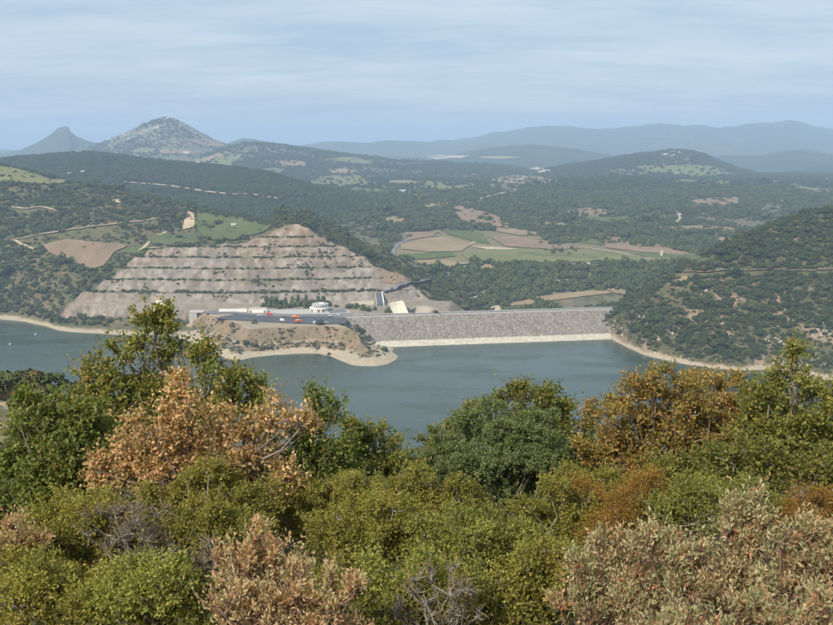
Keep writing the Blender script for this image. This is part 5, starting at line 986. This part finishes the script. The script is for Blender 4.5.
# shrubs farther down the slope, showing between the oaks
for i, (u, v, a, b_, Y, kd, lb) in enumerate(((400, 480, 34, 18, 14.0, 'box_dark', 'dark shrub low in the dip behind the olive shrubs'), (575, 455, 26, 24, 13.0, 'oak_dark', 'green shrub between the juniper and the russet oak'), (270, 470, 30, 30, 12.8, 'oak_dark', 'dark green shrub behind the withered oak'), (430, 462, 18, 14, 13.0, 'box', 'pale olive shrub left behind the juniper'), (20, 425, 20, 14, 24.0, 'box_dark', 'grey-green shrub beside the dirt path at the left edge'), (690, 470, 40, 20, 11.0, 'oak_yellow', 'yellow-green shrub in the hollow between the right-hand oaks'))):
    plant('shrub', lb, 'shrub', Y, [(u, v, a, b_), (u + a * 0.6, v + b_ * 0.5, a * 0.6, b_ * 0.6), (u - a * 0.6, v + b_ * 0.5, a * 0.6, b_ * 0.7)], kd, 'shrubs lower on the near slope', 0.9, 0.9)
# undergrowth and litter between the stems
n = 30000; yy = RNG.uniform(2.8, 15, n); xx = RNG.uniform(-0.56, 0.56, n) * yy; zz = fore_h(xx / yy, yy) + RNG.uniform(0.0, 0.42, n) ** 1.5
V, F_ = leaves(np.stack([xx, yy, zz], -1), unit(RNG.normal(size=(n, 3)) + [0, 0, 0.5]), 0.05, 0.024, RNG); o = obj('undergrowth', V, F_, M_leaf); tag(o, 'low undergrowth and fallen leaves between the near shrubs', 'undergrowth', None, 'stuff')
pal = np.array([(0.06, 0.075, 0.022), (0.10, 0.10, 0.03), (0.18, 0.12, 0.06), (0.05, 0.06, 0.02)]); cl = pal[RNG.integers(0, 4, n)] * RNG.uniform(0.7, 1.2, (n, 1)); a = o.data.attributes.new('leafcol', 'FLOAT_COLOR', 'POINT'); c4 = np.ones((n, 4, 4), np.float32); c4[:, :, :3] = cl[:, None]; a.data.foreach_set('color', c4.ravel())
# the slope below and the spur at the left with its path
n = 22000; yy = np.sqrt(RNG.uniform(18 ** 2, 330 ** 2, n)); xx = RNG.uniform(-1.1, 1.1, n) * (yy + 25); zz = fore_h(xx / yy, yy); u_, v_ = proj(xx, yy, zz); ok = ~((u_ < 14) & (u_ > -40) & (yy < 100) & (yy > 50) & (np.abs(u_ - 2) < 9))
P = np.stack([xx, yy, zz], -1)[ok]; scatter('slope_scrub', P, RNG.uniform(0.55, 1.25, len(P)) * np.clip(P[:, 1] / 60, 0.7, 1.6), BUSH['olive'], 'olive scrub on the slope dropping to the lake', 'scrub')
ts, ss = ray(np.array([-2.0, 0.0, 1.0, 0.5, -1.0, -4.0, -8.0]), np.array([401, 410, 420, 430, 440, 450, 462.0])); Yg = np.linspace(30, 110, 900); pth = []
for t1, s1 in zip(ts, ss):
    g = fore_h(np.full(900, t1), Yg) - (HC + s1 * Yg); k = np.argmax(g > 0); pth.append((t1 * Yg[k], Yg[k]))
pth = np.array(pth); V = []; F_ = []
for i, (x, y) in enumerate(pth):
    for q in (-1.0, -0.3, 0.4, 1.0): V.append((x + q * 0.75, y, gz(x + q * 0.75, y) + 0.12))
    if i: F_ += [((i - 1) * 4 + k, (i - 1) * 4 + k + 1, i * 4 + k + 1, i * 4 + k) for k in range(3)]
tag(obj('path', V, F_, m_track, None, True), kind='structure')
n = 2600; yy = RNG.uniform(40, 104, n); xx = RNG.uniform(-56, -12, n); zz = fore_h(xx / yy, yy); o_ = np.argsort(pth[:, 1]); xp = np.interp(yy, pth[o_, 1], pth[o_, 0]); ok = np.abs(xx - xp) > 1.15
P = np.stack([xx, yy, zz], -1)[ok]; scatter('spur_scrub', P, RNG.uniform(0.5, 1.1, len(P)), BUSH['olive'], 'dense olive scrub on the spur beside the dirt path', 'scrub')
print('foreground', time.time() - T0, NLEAF)
# ------------------------------------------------------------------ the air
mh = bpy.data.materials.new('haze_air'); mh.use_nodes = True; t = mh.node_tree; t.nodes.clear()
o_ = t.nodes.new('ShaderNodeOutputMaterial'); pv = t.nodes.new('ShaderNodeVolumePrincipled')
pv.inputs['Color'].default_value = (0.53, 0.70, 0.94, 1); pv.inputs['Density'].default_value = 1.5e-4; pv.inputs['Anisotropy'].default_value = 0.0
t.links.new(pv.outputs[0], o_.inputs['Volume'])
X0, X1, Y0_, Y1_, Z0, Z1 = -42000, 42000, -3000, 64000, -70, 430
hv = [(x, y, z) for z in (Z0, Z1) for x, y in ((X0, Y0_), (X1, Y0_), (X1, Y1_), (X0, Y1_))]
hz = obj('haze', hv, [(3, 2, 1, 0), (4, 5, 6, 7), (0, 1, 5, 4), (1, 2, 6, 5), (2, 3, 7, 6), (3, 0, 4, 7)], mh)
tag(hz, 'thin blue haze filling the air over the whole valley', 'haze', None, 'stuff')
print('done', time.time() - T0)
